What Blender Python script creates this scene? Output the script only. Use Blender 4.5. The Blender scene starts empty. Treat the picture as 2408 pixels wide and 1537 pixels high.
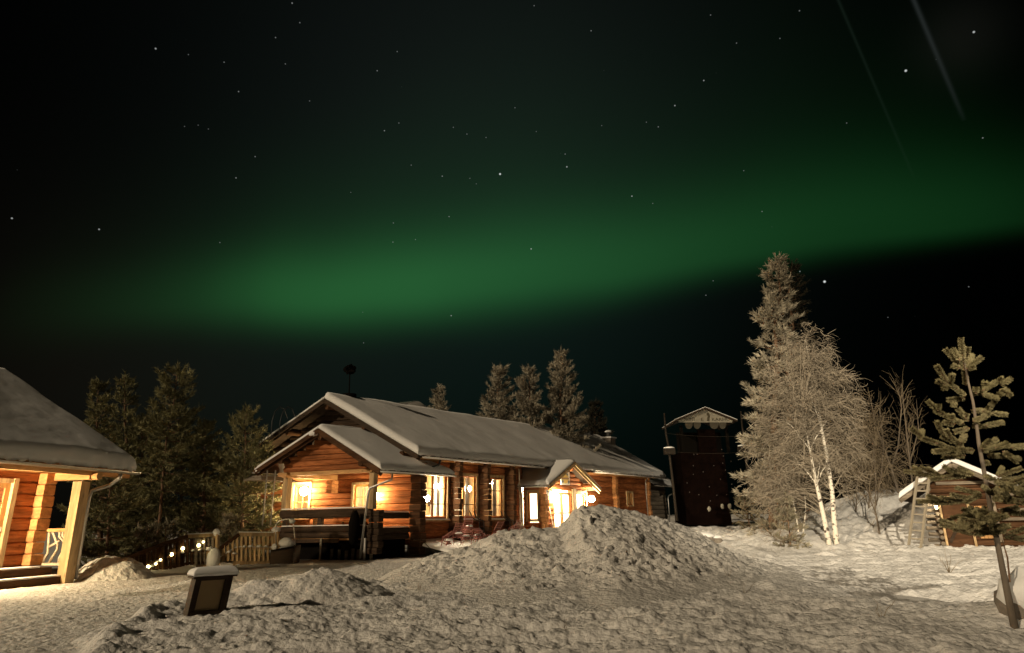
import bpy, math, random
import numpy as np
from mathutils import Vector, Euler, Matrix

rng = np.random.default_rng(7)
random.seed(7)
SC = bpy.context.scene
COL = SC.collection

# ------------------------------------------------------------------ camera
F, PITCH, ROLL, EYE = 1520.0, math.radians(16.9), math.radians(0.95), 1.5
_f = np.array([0, math.cos(PITCH), math.sin(PITCH)])
_r0 = np.array([1.0, 0, 0]); _u0 = np.array([0, -math.sin(PITCH), math.cos(PITCH)])
_r = math.cos(ROLL) * _r0 - math.sin(ROLL) * _u0
_u = math.sin(ROLL) * _r0 + math.cos(ROLL) * _u0
cam_d = bpy.data.cameras.new("camera"); cam = bpy.data.objects.new("camera", cam_d); COL.objects.link(cam)
cam_d.sensor_width = 36; cam_d.lens = 36 * F / 2408; cam_d.clip_end = 3000; cam_d.clip_start = 0.05
m = Matrix(((_r[0], _u[0], -_f[0]), (_r[1], _u[1], -_f[1]), (_r[2], _u[2], -_f[2]))).to_4x4()
m.translation = (0, 0, EYE); cam.matrix_world = m
SC.camera = cam


def ray(x, y):
    return _f + (x - 1204) / F * _r - (y - 768.5) / F * _u


def at(x, y, Y):
    """point seen at photo position x, y, standing Y metres ahead of the viewer"""
    d = ray(x, y); return np.array([0, 0, EYE]) + d * (Y / d[1])


def gnd(x, y, z=0.0):
    d = ray(x, y); return np.array([0, 0, EYE]) + d * ((z - EYE) / d[2])


def dirn(x, y):
    d = ray(x, y); return d / np.linalg.norm(d)


# ------------------------------------------------------------------ world: night sky, aurora, stars
SC.view_settings.view_transform = 'Standard'
SC.view_settings.look = 'None'
SC.view_settings.exposure = 0.0
SC.view_settings.gamma = 1.0
SC.cycles.use_denoising = True
SC.cycles.max_bounces = 6
SC.cycles.diffuse_bounces = 3
SC.cycles.transparent_max_bounces = 12
SC.cycles.sample_clamp_indirect = 4.0
W = bpy.data.worlds.new("World"); SC.world = W; W.use_nodes = True
nt = W.node_tree; N = nt.nodes; LK = nt.links
for n in list(N): N.remove(n)


def lin(r, g, b):
    f = lambda c: (c / 255 / 12.92) if c < 10 else ((c / 255 + .055) / 1.055) ** 2.4
    return (f(r), f(g), f(b), 1)


def nmath(tree, op, a, b=None, c=None, clamp=False):
    n = tree.nodes.new('ShaderNodeMath'); n.operation = op; n.use_clamp = clamp
    for i, v in enumerate((a, b, c)):
        if v is None: continue
        if isinstance(v, (int, float)): n.inputs[i].default_value = v
        else: tree.links.new(v, n.inputs[i])
    return n.outputs[0]


def wm(op, a, b=None, c=None, clamp=False): return nmath(nt, op, a, b, c, clamp)


tc = N.new('ShaderNodeTexCoord'); nrm = N.new('ShaderNodeVectorMath'); nrm.operation = 'NORMALIZE'
LK.new(tc.outputs['Generated'], nrm.inputs[0]); D = nrm.outputs[0]
sep = N.new('ShaderNodeSeparateXYZ'); LK.new(D, sep.inputs[0])
az = wm('ARCTAN2', sep.outputs[0], sep.outputs[1]); el = wm('ARCSINE', sep.outputs[2])
AZ0, AZ1 = -0.85, 0.85
azn = wm('DIVIDE', wm('SUBTRACT', az, AZ0), AZ1 - AZ0, clamp=True)


def azel(x, y):
    d = dirn(x, y); return math.atan2(d[0], d[1]), math.asin(d[2])


def fcurve(inp, pts):
    n = N.new('ShaderNodeFloatCurve'); cv = n.mapping.curves[0]
    while len(cv.points) > 2: cv.points.remove(cv.points[-1])
    pts = sorted(pts)
    cv.points[0].location = pts[0]; cv.points[1].location = pts[-1]
    for p in pts[1:-1]: cv.points.new(*p)
    n.mapping.update(); LK.new(inp, n.inputs[1]); return n.outputs[0]


BAND = [(0, 735, .02, 75, 80), (220, 725, .10, 60, 90), (400, 712, .24, 58, 95), (560, 705, .55, 62, 90), (740, 715, .92, 55, 95), (900, 706, 1.0, 58, 105), (1080, 680, .90, 62, 115),
        (1300, 655, .74, 60, 125), (1500, 632, .60, 52, 125), (1700, 602, .47, 46, 130), (1950, 565, .36, 40, 150),
        (2200, 535, .30, 36, 150), (2408, 500, .20, 36, 140)]
nz = N.new('ShaderNodeTexNoise'); nz.inputs['Scale'].default_value = 2.2; nz.inputs['Detail'].default_value = 2
LK.new(D, nz.inputs['Vector'])
P_el, P_amp, P_lo, P_hi = [], [], [], []
for x, y, a, lo, hi in BAND:
    A_, E_ = azel(x, y); t = (A_ - AZ0) / (AZ1 - AZ0)
    P_el.append((t, E_)); P_amp.append((t, a))
    P_lo.append((t, azel(x, y - lo * 1.12)[1] - E_)); P_hi.append((t, azel(x, y - hi * 1.15)[1] - E_))
cen = fcurve(azn, P_el); amp = fcurve(azn, P_amp); slo = fcurve(azn, P_lo); shi = fcurve(azn, P_hi)
dl = wm('SUBTRACT', el, wm('ADD', cen, wm('MULTIPLY', wm('SUBTRACT', nz.outputs[0], .5), .05)))
up = wm('GREATER_THAN', dl, 0.0)
sig = wm('ADD', wm('MULTIPLY', up, shi), wm('MULTIPLY', wm('SUBTRACT', 1.0, up), slo))
q = wm('DIVIDE', dl, sig); band = wm('EXPONENT', wm('MULTIPLY', wm('MULTIPLY', q, q), -1.0))
q2 = wm('DIVIDE', dl, wm('MULTIPLY', shi, 2.4)); tail = wm('MULTIPLY', wm('EXPONENT', wm('MULTIPLY', wm('MULTIPLY', q2, q2), -1.0)), wm('DIVIDE', 1.0, wm('ADD', 1.0, wm('EXPONENT', wm('MULTIPLY', wm('SUBTRACT', dl, .01), -70.0)))))
band = wm('MULTIPLY', wm('ADD', wm('MULTIPLY', band, .82), wm('MULTIPLY', tail, .20)), amp)


def scaled(col, fac):
    n = N.new('ShaderNodeVectorMath'); n.operation = 'SCALE'; n.inputs[0].default_value = col[:3]
    LK.new(fac, n.inputs['Scale']); return n.outputs[0]


def vadd(a, b):
    n = N.new('ShaderNodeVectorMath'); n.operation = 'ADD'; LK.new(a, n.inputs[0]); LK.new(b, n.inputs[1]); return n.outputs[0]


def lobe(x, y, k):
    n = N.new('ShaderNodeVectorMath'); n.operation = 'DOT_PRODUCT'; LK.new(D, n.inputs[0]); n.inputs[1].default_value = dirn(x, y)
    return wm('POWER', wm('MAXIMUM', n.outputs['Value'], 0.0), k)


sky = scaled((.0138, .0960, .0235), band)
sky = vadd(sky, scaled((.0058, .0080, .0072), lobe(1150, 330, 14)))
sky = vadd(sky, scaled((.0005, .0034, .0024), lobe(1250, 830, 26)))
sky = vadd(sky, scaled((.0028, .0046, .0034), lobe(650, 880, 30)))
sky = vadd(sky, scaled((.0032, .0022, .0014), lobe(150, 900, 40)))
sky = vadd(sky, scaled((.0040, .0036, .0032), lobe(2260, 90, 900)))


def streak(p, q, width, colr, gain):
    a, b = dirn(*p), dirn(*q); nn = np.cross(a, b); nn /= np.linalg.norm(nn)
    n = N.new('ShaderNodeVectorMath'); n.operation = 'DOT_PRODUCT'; LK.new(D, n.inputs[0]); n.inputs[1].default_value = nn
    t = wm('DIVIDE', n.outputs['Value'], width); g = wm('EXPONENT', wm('MULTIPLY', wm('MULTIPLY', t, t), -1.0))
    e0, e1 = math.asin(b[2]), math.asin(a[2])
    k = wm('DIVIDE', wm('SUBTRACT', el, e0), e1 - e0, clamp=True)
    k = wm('MULTIPLY', wm('POWER', k, .45), wm('GREATER_THAN', sep.outputs[1], 0.0))
    k = wm('MULTIPLY', k, wm('GREATER_THAN', az, 0.2))
    return scaled(colr, wm('MULTIPLY', wm('MULTIPLY', g, k), gain))


sky = vadd(sky, streak((2140, -20), (2268, 285), .0024, (.014, .0165, .0165), 1.0))
sky = vadd(sky, streak((1975, 10), (2150, 420), .0017, (.0036, .0058, .0042), 1.0))

STARS = [(1176, 410, 1.5, 1), (1333, 393, 1.15, .45), (1329, 363, .85, .25), (1486, 462, 1.0, .5), (1249, 586, 1.0, .55), (1939, 663, 1.7, 1.1), (2130, 167, 1.5, .9),
         (2290, 76, 1.3, .7), (1587, 249, 1.05, .4), (1655, 190, 1.0, .4), (1548, 299, .9, .25), (366, 115, 1.15, .45), (28, 514, 1.1, .5), (233, 540, 1.1, .45),
         (561, 216, .95, .25), (527, 147, .9, .18), (443, 129, .8, .14), (648, 89, .9, .22), (687, 8, 1.0, .3), (705, 54, .9, .2), (671, 151, .85, .18), (887, 167, .9, .25), (934, 122, .85, .2),
         (904, 308, .95, .3), (938, 290, .9, .18), (555, 419, .95, .28), (600, 369, .9, .22), (1040, 415, .95, .3), (967, 389, .85, .2), (925, 525, .85, .22), (924, 570, .85, .24),
         (977, 564, .8, .2), (1056, 510, .9, .26), (1061, 743, .95, .4), (517, 571, .8, .2), (855, 807, .75, .2), (1066, 300, .8, .2), (1098, 316, .85, .2), (1143, 324, .8, .2), (1105, 420, .8, .18),
         (825, 453, .75, .15), (853, 735, .75, .1), (1390, 73, .9, .25), (1256, 14, .85, .2), (1671, 36, .85, .2), (1732, 102, .85, .2), (1880, 26, .9, .22), (1520, 288, .8, .18), (1535, 479, .8, .2),
         (1792, 498, .85, .24), (1749, 402, .8, .2), (1881, 639, .9, .32), (1660, 695, .85, .24), (1677, 661, .8, .2), (2311, 325, .9, .26), (1991, 290, .8, .18), (2278, 675, .85, .2), (2088, 747, .75, .16),
         (1834, 91, .8, .2), (1211, 254, .8, .2), (1261, 310, .75, .16), (1120, 433, .75, .16), (728, 238, .9, .14), (434, 298, .8, .12), (490, 304, .8, .12), (466, 295, .8, .12), (1415, 296, .8, .15)]
acc = None
for i, (x, y, s, b) in enumerate(STARS):
    n = N.new('ShaderNodeVectorMath'); n.operation = 'DISTANCE'; LK.new(D, n.inputs[0]); n.inputs[1].default_value = dirn(x, y)
    rad = .00082 * s
    v = wm('SUBTRACT', 1.0, wm('DIVIDE', n.outputs['Value'], rad * 1.5), clamp=True)
    v = wm('MULTIPLY', v, b * .95)
    acc = v if acc is None else wm('ADD', acc, v)
vor = N.new('ShaderNodeTexVoronoi'); vor.inputs['Scale'].default_value = 34; LK.new(D, vor.inputs['Vector'])
fs = wm('SUBTRACT', 1.0, wm('DIVIDE', vor.outputs['Distance'], .030), clamp=True)
sc_ = N.new('ShaderNodeSeparateColor'); LK.new(vor.outputs['Color'], sc_.inputs[0])
fs = wm('MULTIPLY', wm('MULTIPLY', fs, wm('GREATER_THAN', sc_.outputs[0], .60)), wm('MULTIPLY', sc_.outputs[1], .055))
acc = wm('MULTIPLY', wm('ADD', acc, fs), wm('GREATER_THAN', el, .05))
sky = vadd(sky, scaled((.95, 1.0, .98), acc))
bg = N.new('ShaderNodeBackground'); LK.new(sky, bg.inputs['Color']); bg.inputs['Strength'].default_value = 1.0
wo = N.new('ShaderNodeOutputWorld'); LK.new(bg.outputs[0], wo.inputs[0])

# ------------------------------------------------------------------ yard lights that reach the scene from behind the viewer
SUN_E, SUN_A = math.radians(24), math.radians(230)      # from behind, to the left
sd = bpy.data.lights.new("yard_light", 'SUN'); so = bpy.data.objects.new("yard_light", sd); COL.objects.link(so)
sd.energy = 1.85; sd.angle = math.radians(0.7); sd.color = (1.0, .79, .52)
dv = Vector((math.sin(SUN_A) * math.cos(SUN_E), math.cos(SUN_A) * math.cos(SUN_E), math.sin(SUN_E)))
so.rotation_euler = dv.to_track_quat('Z', 'Y').to_euler()
so.location = dv * 60
ld = bpy.data.lights.new("floodlight", 'SPOT'); lo = bpy.data.objects.new("floodlight", ld); COL.objects.link(lo)      # aimed at the birch and the hut
ld.energy = 420000; ld.shadow_soft_size = .4; ld.color = (1.0, .84, .60); lo.location = (-7, -60, 26)
ld.spot_size = math.radians(16.0); ld.spot_blend = .8
lo.rotation_euler = (Vector((17.2, 32.5, 3.0)) - lo.location).to_track_quat('-Z', 'Y').to_euler()

# ------------------------------------------------------------------ materials
MAT = {}


def material(name, col, rough=.8, noise=None, bump=None, metal=0.0, spec=.3, second=None):
    """procedural: base colour varied by stretched noise, plus bump.  noise=(scale xyz, lo, hi)"""
    m = bpy.data.materials.new(name); m.use_nodes = True; t = m.node_tree
    b = t.nodes['Principled BSDF']; b.inputs['Roughness'].default_value = rough; b.inputs['Metallic'].default_value = metal
    b.inputs['Specular IOR Level'].default_value = spec
    b.inputs['Base Color'].default_value = (*col, 1)
    tcn = t.nodes.new('ShaderNodeTexCoord')
    if noise:
        mp = t.nodes.new('ShaderNodeMapping'); mp.inputs['Scale'].default_value = noise[0]; t.links.new(tcn.outputs['Object'], mp.inputs[0])
        n = t.nodes.new('ShaderNodeTexNoise'); n.inputs['Scale'].default_value = 1; n.inputs['Detail'].default_value = 5; n.inputs['Roughness'].default_value = .65
        t.links.new(mp.outputs[0], n.inputs['Vector'])
        cr = t.nodes.new('ShaderNodeValToRGB'); cr.color_ramp.elements[0].position = .3; cr.color_ramp.elements[1].position = .7
        c2 = second or col
        cr.color_ramp.elements[0].color = (*[c * noise[1] for c in c2], 1); cr.color_ramp.elements[1].color = (*[min(1, c * noise[2]) for c in col], 1)
        t.links.new(n.outputs['Fac'], cr.inputs[0]); last = cr.outputs[0]
        if name.startswith(('log', 'beam', 'post', 'door')):        # whole logs differ, and small dark knots
            va = t.nodes.new('ShaderNodeTexNoise'); va.inputs['Scale'].default_value = 1; va.inputs['Detail'].default_value = 1; mv = t.nodes.new('ShaderNodeMapping'); mv.inputs['Scale'].default_value = (.45, .45, 3.4) if noise[0][2] > noise[0][0] else (3.4, 3.4, .5)
            kn = t.nodes.new('ShaderNodeTexVoronoi'); mk = t.nodes.new('ShaderNodeMapping'); mk.inputs['Scale'].default_value = (2.2, 2.2, 4.5) if noise[0][2] > noise[0][0] else (4.5, 4.5, 1.6); kn.inputs['Scale'].default_value = 1
            t.links.new(tcn.outputs['Object'], mv.inputs[0]); t.links.new(mv.outputs[0], va.inputs[0]); t.links.new(tcn.outputs['Object'], mk.inputs[0]); t.links.new(mk.outputs[0], kn.inputs[0])
            f1 = nmath(t, 'MULTIPLY_ADD', va.outputs['Fac'], 1.5, .28); f2 = nmath(t, 'MULTIPLY_ADD', nmath(t, 'MULTIPLY', kn.outputs['Distance'], 5.5, clamp=True), .6, .4)
            sv = t.nodes.new('ShaderNodeVectorMath'); sv.operation = 'SCALE'; t.links.new(last, sv.inputs[0]); t.links.new(nmath(t, 'MULTIPLY', f1, f2), sv.inputs['Scale']); last = sv.outputs[0]
        t.links.new(last, b.inputs['Base Color'])
    if bump:
        n2 = t.nodes.new('ShaderNodeTexNoise'); n2.inputs['Detail'].default_value = 6; n2.inputs['Scale'].default_value = 1
        mp2 = t.nodes.new('ShaderNodeMapping'); mp2.inputs['Scale'].default_value = bump[0] if not isinstance(bump[0], (int, float)) else (bump[0],) * 3
        t.links.new(tcn.outputs['Object'], mp2.inputs[0]); t.links.new(mp2.outputs[0], n2.inputs['Vector'])
        bp = t.nodes.new('ShaderNodeBump'); bp.inputs['Strength'].default_value = bump[1]; bp.inputs['Distance'].default_value = bump[2]
        t.links.new(n2.outputs['Fac'], bp.inputs['Height']); t.links.new(bp.outputs[0], b.inputs['Normal'])
    MAT[name] = m
    return m


def emissive(name, col, strength, vary=None):
    m = bpy.data.materials.new(name); m.use_nodes = True; t = m.node_tree
    for n in list(t.nodes): t.nodes.remove(n)
    e = t.nodes.new('ShaderNodeEmission'); o = t.nodes.new('ShaderNodeOutputMaterial')
    e.inputs[0].default_value = (*col, 1); e.inputs[1].default_value = strength
    t.links.new(e.outputs[0], o.inputs[0]); MAT[name] = m
    return m


def glass(name, tint=(1, 1, 1), refl=.08):
    m = bpy.data.materials.new(name); m.use_nodes = True; t = m.node_tree
    for n in list(t.nodes): t.nodes.remove(n)
    a = t.nodes.new('ShaderNodeBsdfTransparent'); a.inputs[0].default_value = (*tint, 1)
    g = t.nodes.new('ShaderNodeBsdfGlossy'); g.inputs['Roughness'].default_value = .03
    x = t.nodes.new('ShaderNodeMixShader'); x.inputs[0].default_value = refl; o = t.nodes.new('ShaderNodeOutputMaterial')
    t.links.new(a.outputs[0], x.inputs[1]); t.links.new(g.outputs[0], x.inputs[2]); t.links.new(x.outputs[0], o.inputs[0]); MAT[name] = m


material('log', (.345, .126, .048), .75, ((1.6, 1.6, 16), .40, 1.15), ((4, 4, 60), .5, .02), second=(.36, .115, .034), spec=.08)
material('log_dark', (.088, .044, .022), .8, ((1.6, 1.6, 16), .45, 1.2), ((4, 4, 60), .5, .02), spec=.08)
material('log_grey', (.20, .165, .125), .8, ((1.6, 1.6, 16), .5, 1.2), ((4, 4, 60), .5, .02), spec=.08)
material('log_end', (.48, .225, .09), .8, ((5, 5, 9), .55, 1.15), ((9, 9, 20), .5, .02), spec=.08)
material('post_wood', (.47, .33, .18), .75, ((14, 14, 1.6), .6, 1.15), ((40, 40, 3), .4, .01), spec=.08)
material('beam_wood', (.50, .28, .12), .75, ((2, 2, 12), .6, 1.15), ((4, 4, 40), .4, .01), spec=.08)
material('door_wood', (.46, .25, .09), .6, ((14, 14, 1.6), .7, 1.1), None, spec=.08)
material('bleached', (.55, .46, .34), .7, ((6, 6, 6), .7, 1.1), None)
material('board_dark', (.055, .038, .026), .7, ((2, 2, 14), .6, 1.2), ((4, 4, 50), .4, .01), spec=.08)
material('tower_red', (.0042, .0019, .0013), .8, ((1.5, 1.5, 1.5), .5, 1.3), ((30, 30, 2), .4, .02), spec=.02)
material('tower_black', (.006, .005, .004), .8, spec=.02)
material('sign_white', (.27, .25, .20), .6, ((3, 3, 3), .8, 1.05), None)
material('letter_dark', (.06, .05, .03), .7)
material('metal_grey', (.45, .43, .40), .35, ((6, 6, 6), .8, 1.1), None, metal=.7, spec=.5)
material('metal_dark', (.05, .05, .05), .45, None, None, metal=.5)
material('gutter_white', (.62, .60, .56), .4, ((3, 3, 3), .85, 1.05), None, spec=.5)
material('red_paint', (.34, .13, .11), .6, ((8, 8, 8), .6, 1.2), None)
material('white_paint', (.72, .68, .60), .5, ((8, 8, 8), .85, 1.05), None)
material('snow', (.82, .82, .82), .85, ((.9, .9, .9), .94, 1.0), (9.0, .35, .03), spec=.15)
material('snow_roof', (.80, .80, .80), .9, None, (3.0, .25, .04), spec=.1)
material('snow_ground', (.72, .71, .695), .9, ((2.2, 2.2, 2.2), .82, 1.03), (13.0, .9, .045), spec=.12)
material('snow_pile', (.70, .685, .66), .9, ((1.3, 1.3, 1.3), .74, 1.05), (12.0, .9, .05), spec=.12)
material('bark_pine', (.19, .115, .070), .9, ((9, 9, 2), .5, 1.3), ((20, 20, 5), .7, .03))
material('bark_grey', (.16, .13, .10), .9, ((9, 9, 2), .6, 1.2), None)
material('needle_green', (.26, .245, .125), .85, ((.9, .9, .9), .4, 1.4), second=(.085, .09, .038))
material('ladder_grey', (.27, .235, .18), .8)
material('pole_dark', (.024, .020, .016), .8, spec=.05)
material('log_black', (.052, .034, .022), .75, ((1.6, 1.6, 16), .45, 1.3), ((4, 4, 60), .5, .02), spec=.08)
material('needle_frost', (.30, .27, .20), .85, ((1.1, 1.1, 1.1), .55, 1.3), second=(.20, .18, .11))
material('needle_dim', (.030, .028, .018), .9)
material('needle_rime', (.50, .455, .36), .85, ((1.1, 1.1, 1.1), .5, 1.25), second=(.15, .13, .085))
material('needle_young', (.25, .22, .125), .85, ((3, 3, 3), .7, 1.2), second=(.19, .165, .075))
material('twig_frost', (.29, .25, .195), .9, ((.8, .8, .8), .55, 1.25))
material('twig_bare', (.19, .15, .10), .9, ((1, 1, 1), .6, 1.3))
material('fabric_red', (.20, .02, .02), .9)
material('curtain', (.8, .76, .68), .9, ((9, 9, .5), .8, 1.0))
material('interior_wood', (.52, .36, .18), .6, ((5, 5, .8), .35, 1.2))
material('interior_white', (.78, .74, .64), .8)
material('stone', (.22, .19, .16), .9, ((3, 3, 3), .6, 1.3), (8, .6, .05))
glass('glass')
emissive('bulb_warm', (1, .82, .54), 520)
emissive('bulb_porch', (1, .74, .38), 430)
emissive('bulb_cabin', (1, .76, .42), 1900)
emissive('bulb_cool', (1, .80, .48), 620)
emissive('fairy', (1, .82, .36), 12)
emissive('ceiling_panel', (1, .86, .58), 10)

# birch bark: white with dark lenticels
m = material('birch_bark', (.74, .70, .62), .8)
t = m.node_tree; b = t.nodes['Principled BSDF']; tcn = t.nodes.new('ShaderNodeTexCoord')
mp = t.nodes.new('ShaderNodeMapping'); mp.inputs['Scale'].default_value = (3, 3, 5.5); n = t.nodes.new('ShaderNodeTexNoise'); n.inputs['Scale'].default_value = 1.5; n.inputs['Detail'].default_value = 3
cr = t.nodes.new('ShaderNodeValToRGB'); cr.color_ramp.elements[0].position = .36; cr.color_ramp.elements[0].color = (.08, .06, .05, 1); cr.color_ramp.elements[1].position = .46; cr.color_ramp.elements[1].color = (.74, .69, .60, 1)
t.links.new(tcn.outputs['Object'], mp.inputs[0]); t.links.new(mp.outputs[0], n.inputs[0]); t.links.new(n.outputs['Fac'], cr.inputs[0]); t.links.new(cr.outputs[0], b.inputs['Base Color'])


# ------------------------------------------------------------------ mesh helpers
class MB:
    def __init__(s): s.v = []; s.f = []

    def add(s, vs, fs):
        o = len(s.v); s.v.extend([tuple(map(float, p)) for p in vs]); s.f.extend([tuple(i + o for i in f) for f in fs]); return s

    def hexa(s, p):      # 8 corners: bottom 0-3 ccw, top 4-7
        return s.add(p, [(3, 2, 1, 0), (4, 5, 6, 7), (0, 1, 5, 4), (1, 2, 6, 5), (2, 3, 7, 6), (3, 0, 4, 7)])

    def fbox(s, fn, a0, a1, b0, b1, c0, c1):
        return s.hexa([fn(a0, b0, c0), fn(a1, b0, c0), fn(a1, b1, c0), fn(a0, b1, c0), fn(a0, b0, c1), fn(a1, b0, c1), fn(a1, b1, c1), fn(a0, b1, c1)])

    def bar(s, p, q, w, h, up=(0, 0, 1)):
        p = np.array(p, float); q = np.array(q, float); d = q - p; d /= np.linalg.norm(d); up = np.array(up, float)
        a = np.cross(d, up)
        if np.linalg.norm(a) < 1e-4: a = np.cross(d, (1, 0, 0))
        a /= np.linalg.norm(a); c = np.cross(a, d); a = a * w / 2; c = c * h / 2
        return s.hexa([p - a - c, p + a - c, p + a + c, p - a + c, q - a - c, q + a - c, q + a + c, q - a + c])

    def tube(s, pts, rad, n=8, cap=True):
        pts = [np.array(p, float) for p in pts]; k = len(pts); rad = [rad] * k if isinstance(rad, (int, float)) else rad
        vs, fs = [], []; prev = None
        for i, p in enumerate(pts):
            d = (pts[min(i + 1, k - 1)] - pts[max(i - 1, 0)]); d /= (np.linalg.norm(d) + 1e-9)
            a = np.cross(d, (0, 0, 1)) if prev is None else prev - d * (prev @ d)
            if np.linalg.norm(a) < 1e-3: a = np.cross(d, (1, 0, 0))
            a /= np.linalg.norm(a); prev = a; c = np.cross(d, a)
            for j in range(n):
                t_ = 2 * math.pi * j / n; vs.append(p + rad[i] * (math.cos(t_) * a + math.sin(t_) * c))
        for i in range(k - 1):
            for j in range(n):
                fs.append((i * n + j, i * n + (j + 1) % n, (i + 1) * n + (j + 1) % n, (i + 1) * n + j))
        if cap: fs.append(tuple(range(n))[::-1]); fs.append(tuple((k - 1) * n + j for j in range(n)))
        return s.add(vs, fs)

    def blob(s, c, r, seed=0, jit=.18, nu=10, nv=7, flat=0.0):
        """rounded lump, used for snow caps and bulbs"""
        g = np.random.default_rng(seed); r = (r, r, r) if isinstance(r, (int, float)) else r
        vs = []; fs = []
        for i in range(nv + 1):
            th = math.pi * i / nv
            for j in range(nu):
                ph = 2 * math.pi * j / nu; k = 1 + jit * (g.random() - .5) * 2 * (0 < i < nv)
                z = math.cos(th) * r[2] * k
                if z < 0: z *= (1 - flat)
                vs.append((c[0] + math.sin(th) * math.cos(ph) * r[0] * k, c[1] + math.sin(th) * math.sin(ph) * r[1] * k, c[2] + z))
        for i in range(nv):
            for j in range(nu): fs.append((i * nu + j, (i + 1) * nu + j, (i + 1) * nu + (j + 1) % nu, i * nu + (j + 1) % nu))
        return s.add(vs, fs)

    def build(s, name, mat, parent=None, smooth=False):
        me = bpy.data.meshes.new(name); off = np.zeros(3)
        if parent is not None:
            p = parent
            while p is not None: off += np.array(p.location); p = p.parent
        me.from_pydata([tuple(np.array(v) - off) for v in s.v], [], s.f); me.validate(); me.update()
        return link_mesh(name, me, mat, parent, smooth)


def link_mesh(name, me, mat, parent=None, smooth=False):
    me.materials.append(MAT[mat] if isinstance(mat, str) else mat)
    if smooth: me.polygons.foreach_set('use_smooth', [True] * len(me.polygons))
    o = bpy.data.objects.new(name, me); COL.objects.link(o)
    if parent is not None: o.parent = parent
    return o


def np_mesh(name, V, Fc, mat, parent=None, smooth=False):
    """V (n,3) array, Fc (m,k) int array"""
    off = np.zeros(3); p = parent
    while p is not None: off += np.array(p.location); p = p.parent
    V = np.asarray(V, np.float32) - off.astype(np.float32); Fc = np.asarray(Fc, np.int32); k = Fc.shape[1]
    me = bpy.data.meshes.new(name); me.vertices.add(len(V)); me.vertices.foreach_set('co', V.ravel())
    me.loops.add(Fc.size); me.loops.foreach_set('vertex_index', Fc.ravel())
    me.polygons.add(len(Fc)); me.polygons.foreach_set('loop_start', np.arange(0, Fc.size, k, dtype=np.int32)); me.polygons.foreach_set('loop_total', np.full(len(Fc), k, np.int32))
    me.update(calc_edges=True); me.validate()
    return link_mesh(name, me, mat, parent, smooth)


def tag(o, label=None, cat=None, group=None, kind=None):
    if label: o['label'] = label
    if cat: o['category'] = cat
    if group: o['group'] = group
    if kind: o['kind'] = kind
    return o


def thing(name, label, cat, loc, group=None):
    o = bpy.data.objects.new(name, None); COL.objects.link(o); o.location = tuple(map(float, loc)); o.empty_display_size = .2
    return tag(o, label, cat, group)


def copy_thing(src, loc, label, rot=0.0):
    def cp(o, par):
        c = o.copy(); COL.objects.link(c)
        if par is not None: c.parent = par
        for ch in o.children: cp(ch, c)
        return c
    r = cp(src, None); r.location = tuple(map(float, loc)); r.rotation_euler = (0, 0, rot); r['label'] = label
    return r


# ------------------------------------------------------------------ noise for snow relief
_T = np.random.default_rng(3).random((256, 256))


def vnoise(x, y):
    xi = np.floor(x).astype(int); yi = np.floor(y).astype(int); fx = x - xi; fy = y - yi
    fx = fx * fx * (3 - 2 * fx); fy = fy * fy * (3 - 2 * fy)
    g = lambda a, b: _T[a & 255, b & 255]
    return (g(xi, yi) * (1 - fx) + g(xi + 1, yi) * fx) * (1 - fy) + (g(xi, yi + 1) * (1 - fx) + g(xi + 1, yi + 1) * fx) * fy - .5


def fbm(x, y, o=3, lac=2.1, gain=.5):
    s = 0; a = 1
    for i in range(o): s = s + a * vnoise(x + 17.3 * i, y - 9.1 * i); x = x * lac; y = y * lac; a *= gain
    return s


def billow(x, y, o=3):
    s = 0; a = 1
    for i in range(o): s = s + a * (.5 - np.abs(vnoise(x + 31.7 * i, y + 5.9 * i)) * 2); x = x * 2.13; y = y * 2.13; a *= .5
    return s


def clods(x, y, seed=0, r=.62):
    """scattered rounded lumps of broken snow"""
    xi = np.floor(x).astype(int); yi = np.floor(y).astype(int); best = np.zeros(x.shape)
    for a in (-1, 0, 1):
        for b in (-1, 0, 1):
            cx, cy = xi + a, yi + b; h1 = _T[(cx + seed) & 255, (cy + 3 * seed) & 255]; h2 = _T[(cy + 7 + seed) & 255, (cx + 91) & 255]; h3 = _T[(cx + 53) & 255, (cy + 17 + seed) & 255]
            d2 = ((x - cx - h1) ** 2 + (y - cy - h2) ** 2) / (r * (.35 + .65 * h3)) ** 2
            best = np.maximum(best, np.sqrt(np.clip(1 - d2, 0, 1)) * (.25 + .75 * h3))
    return best


def chunks(x, y, seed=0, slope=.8):
    """broken blocks: every cell of a scattered mosaic is a facet tilted its own way"""
    xi = np.floor(x).astype(int); yi = np.floor(y).astype(int); bd = np.full(x.shape, 9.0); out = np.zeros(x.shape)
    for a in (-1, 0, 1):
        for b in (-1, 0, 1):
            cx, cy = xi + a, yi + b; h1 = _T[(cx + seed) & 255, (cy + 5 * seed) & 255]; h2 = _T[(cy + 11 + seed) & 255, (cx + 37) & 255]; dx = x - cx - h1; dy = y - cy - h2
            d = dx * dx + dy * dy; w = d < bd; bd = np.where(w, d, bd)
            k = _T[(cx + 101) & 255, (cy + 7 + seed) & 255] - .5; gx = _T[(cx + 61 + seed) & 255, (cy + 23) & 255] - .5; gy = _T[(cx + 19) & 255, (cy + 83 + seed) & 255] - .5
            out = np.where(w, k + slope * 2 * (gx * dx + gy * dy), out)
    return out


def sstep(a, b, x):
    t = np.clip((x - a) / (b - a), 0, 1); return t * t * (3 - 2 * t)


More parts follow.
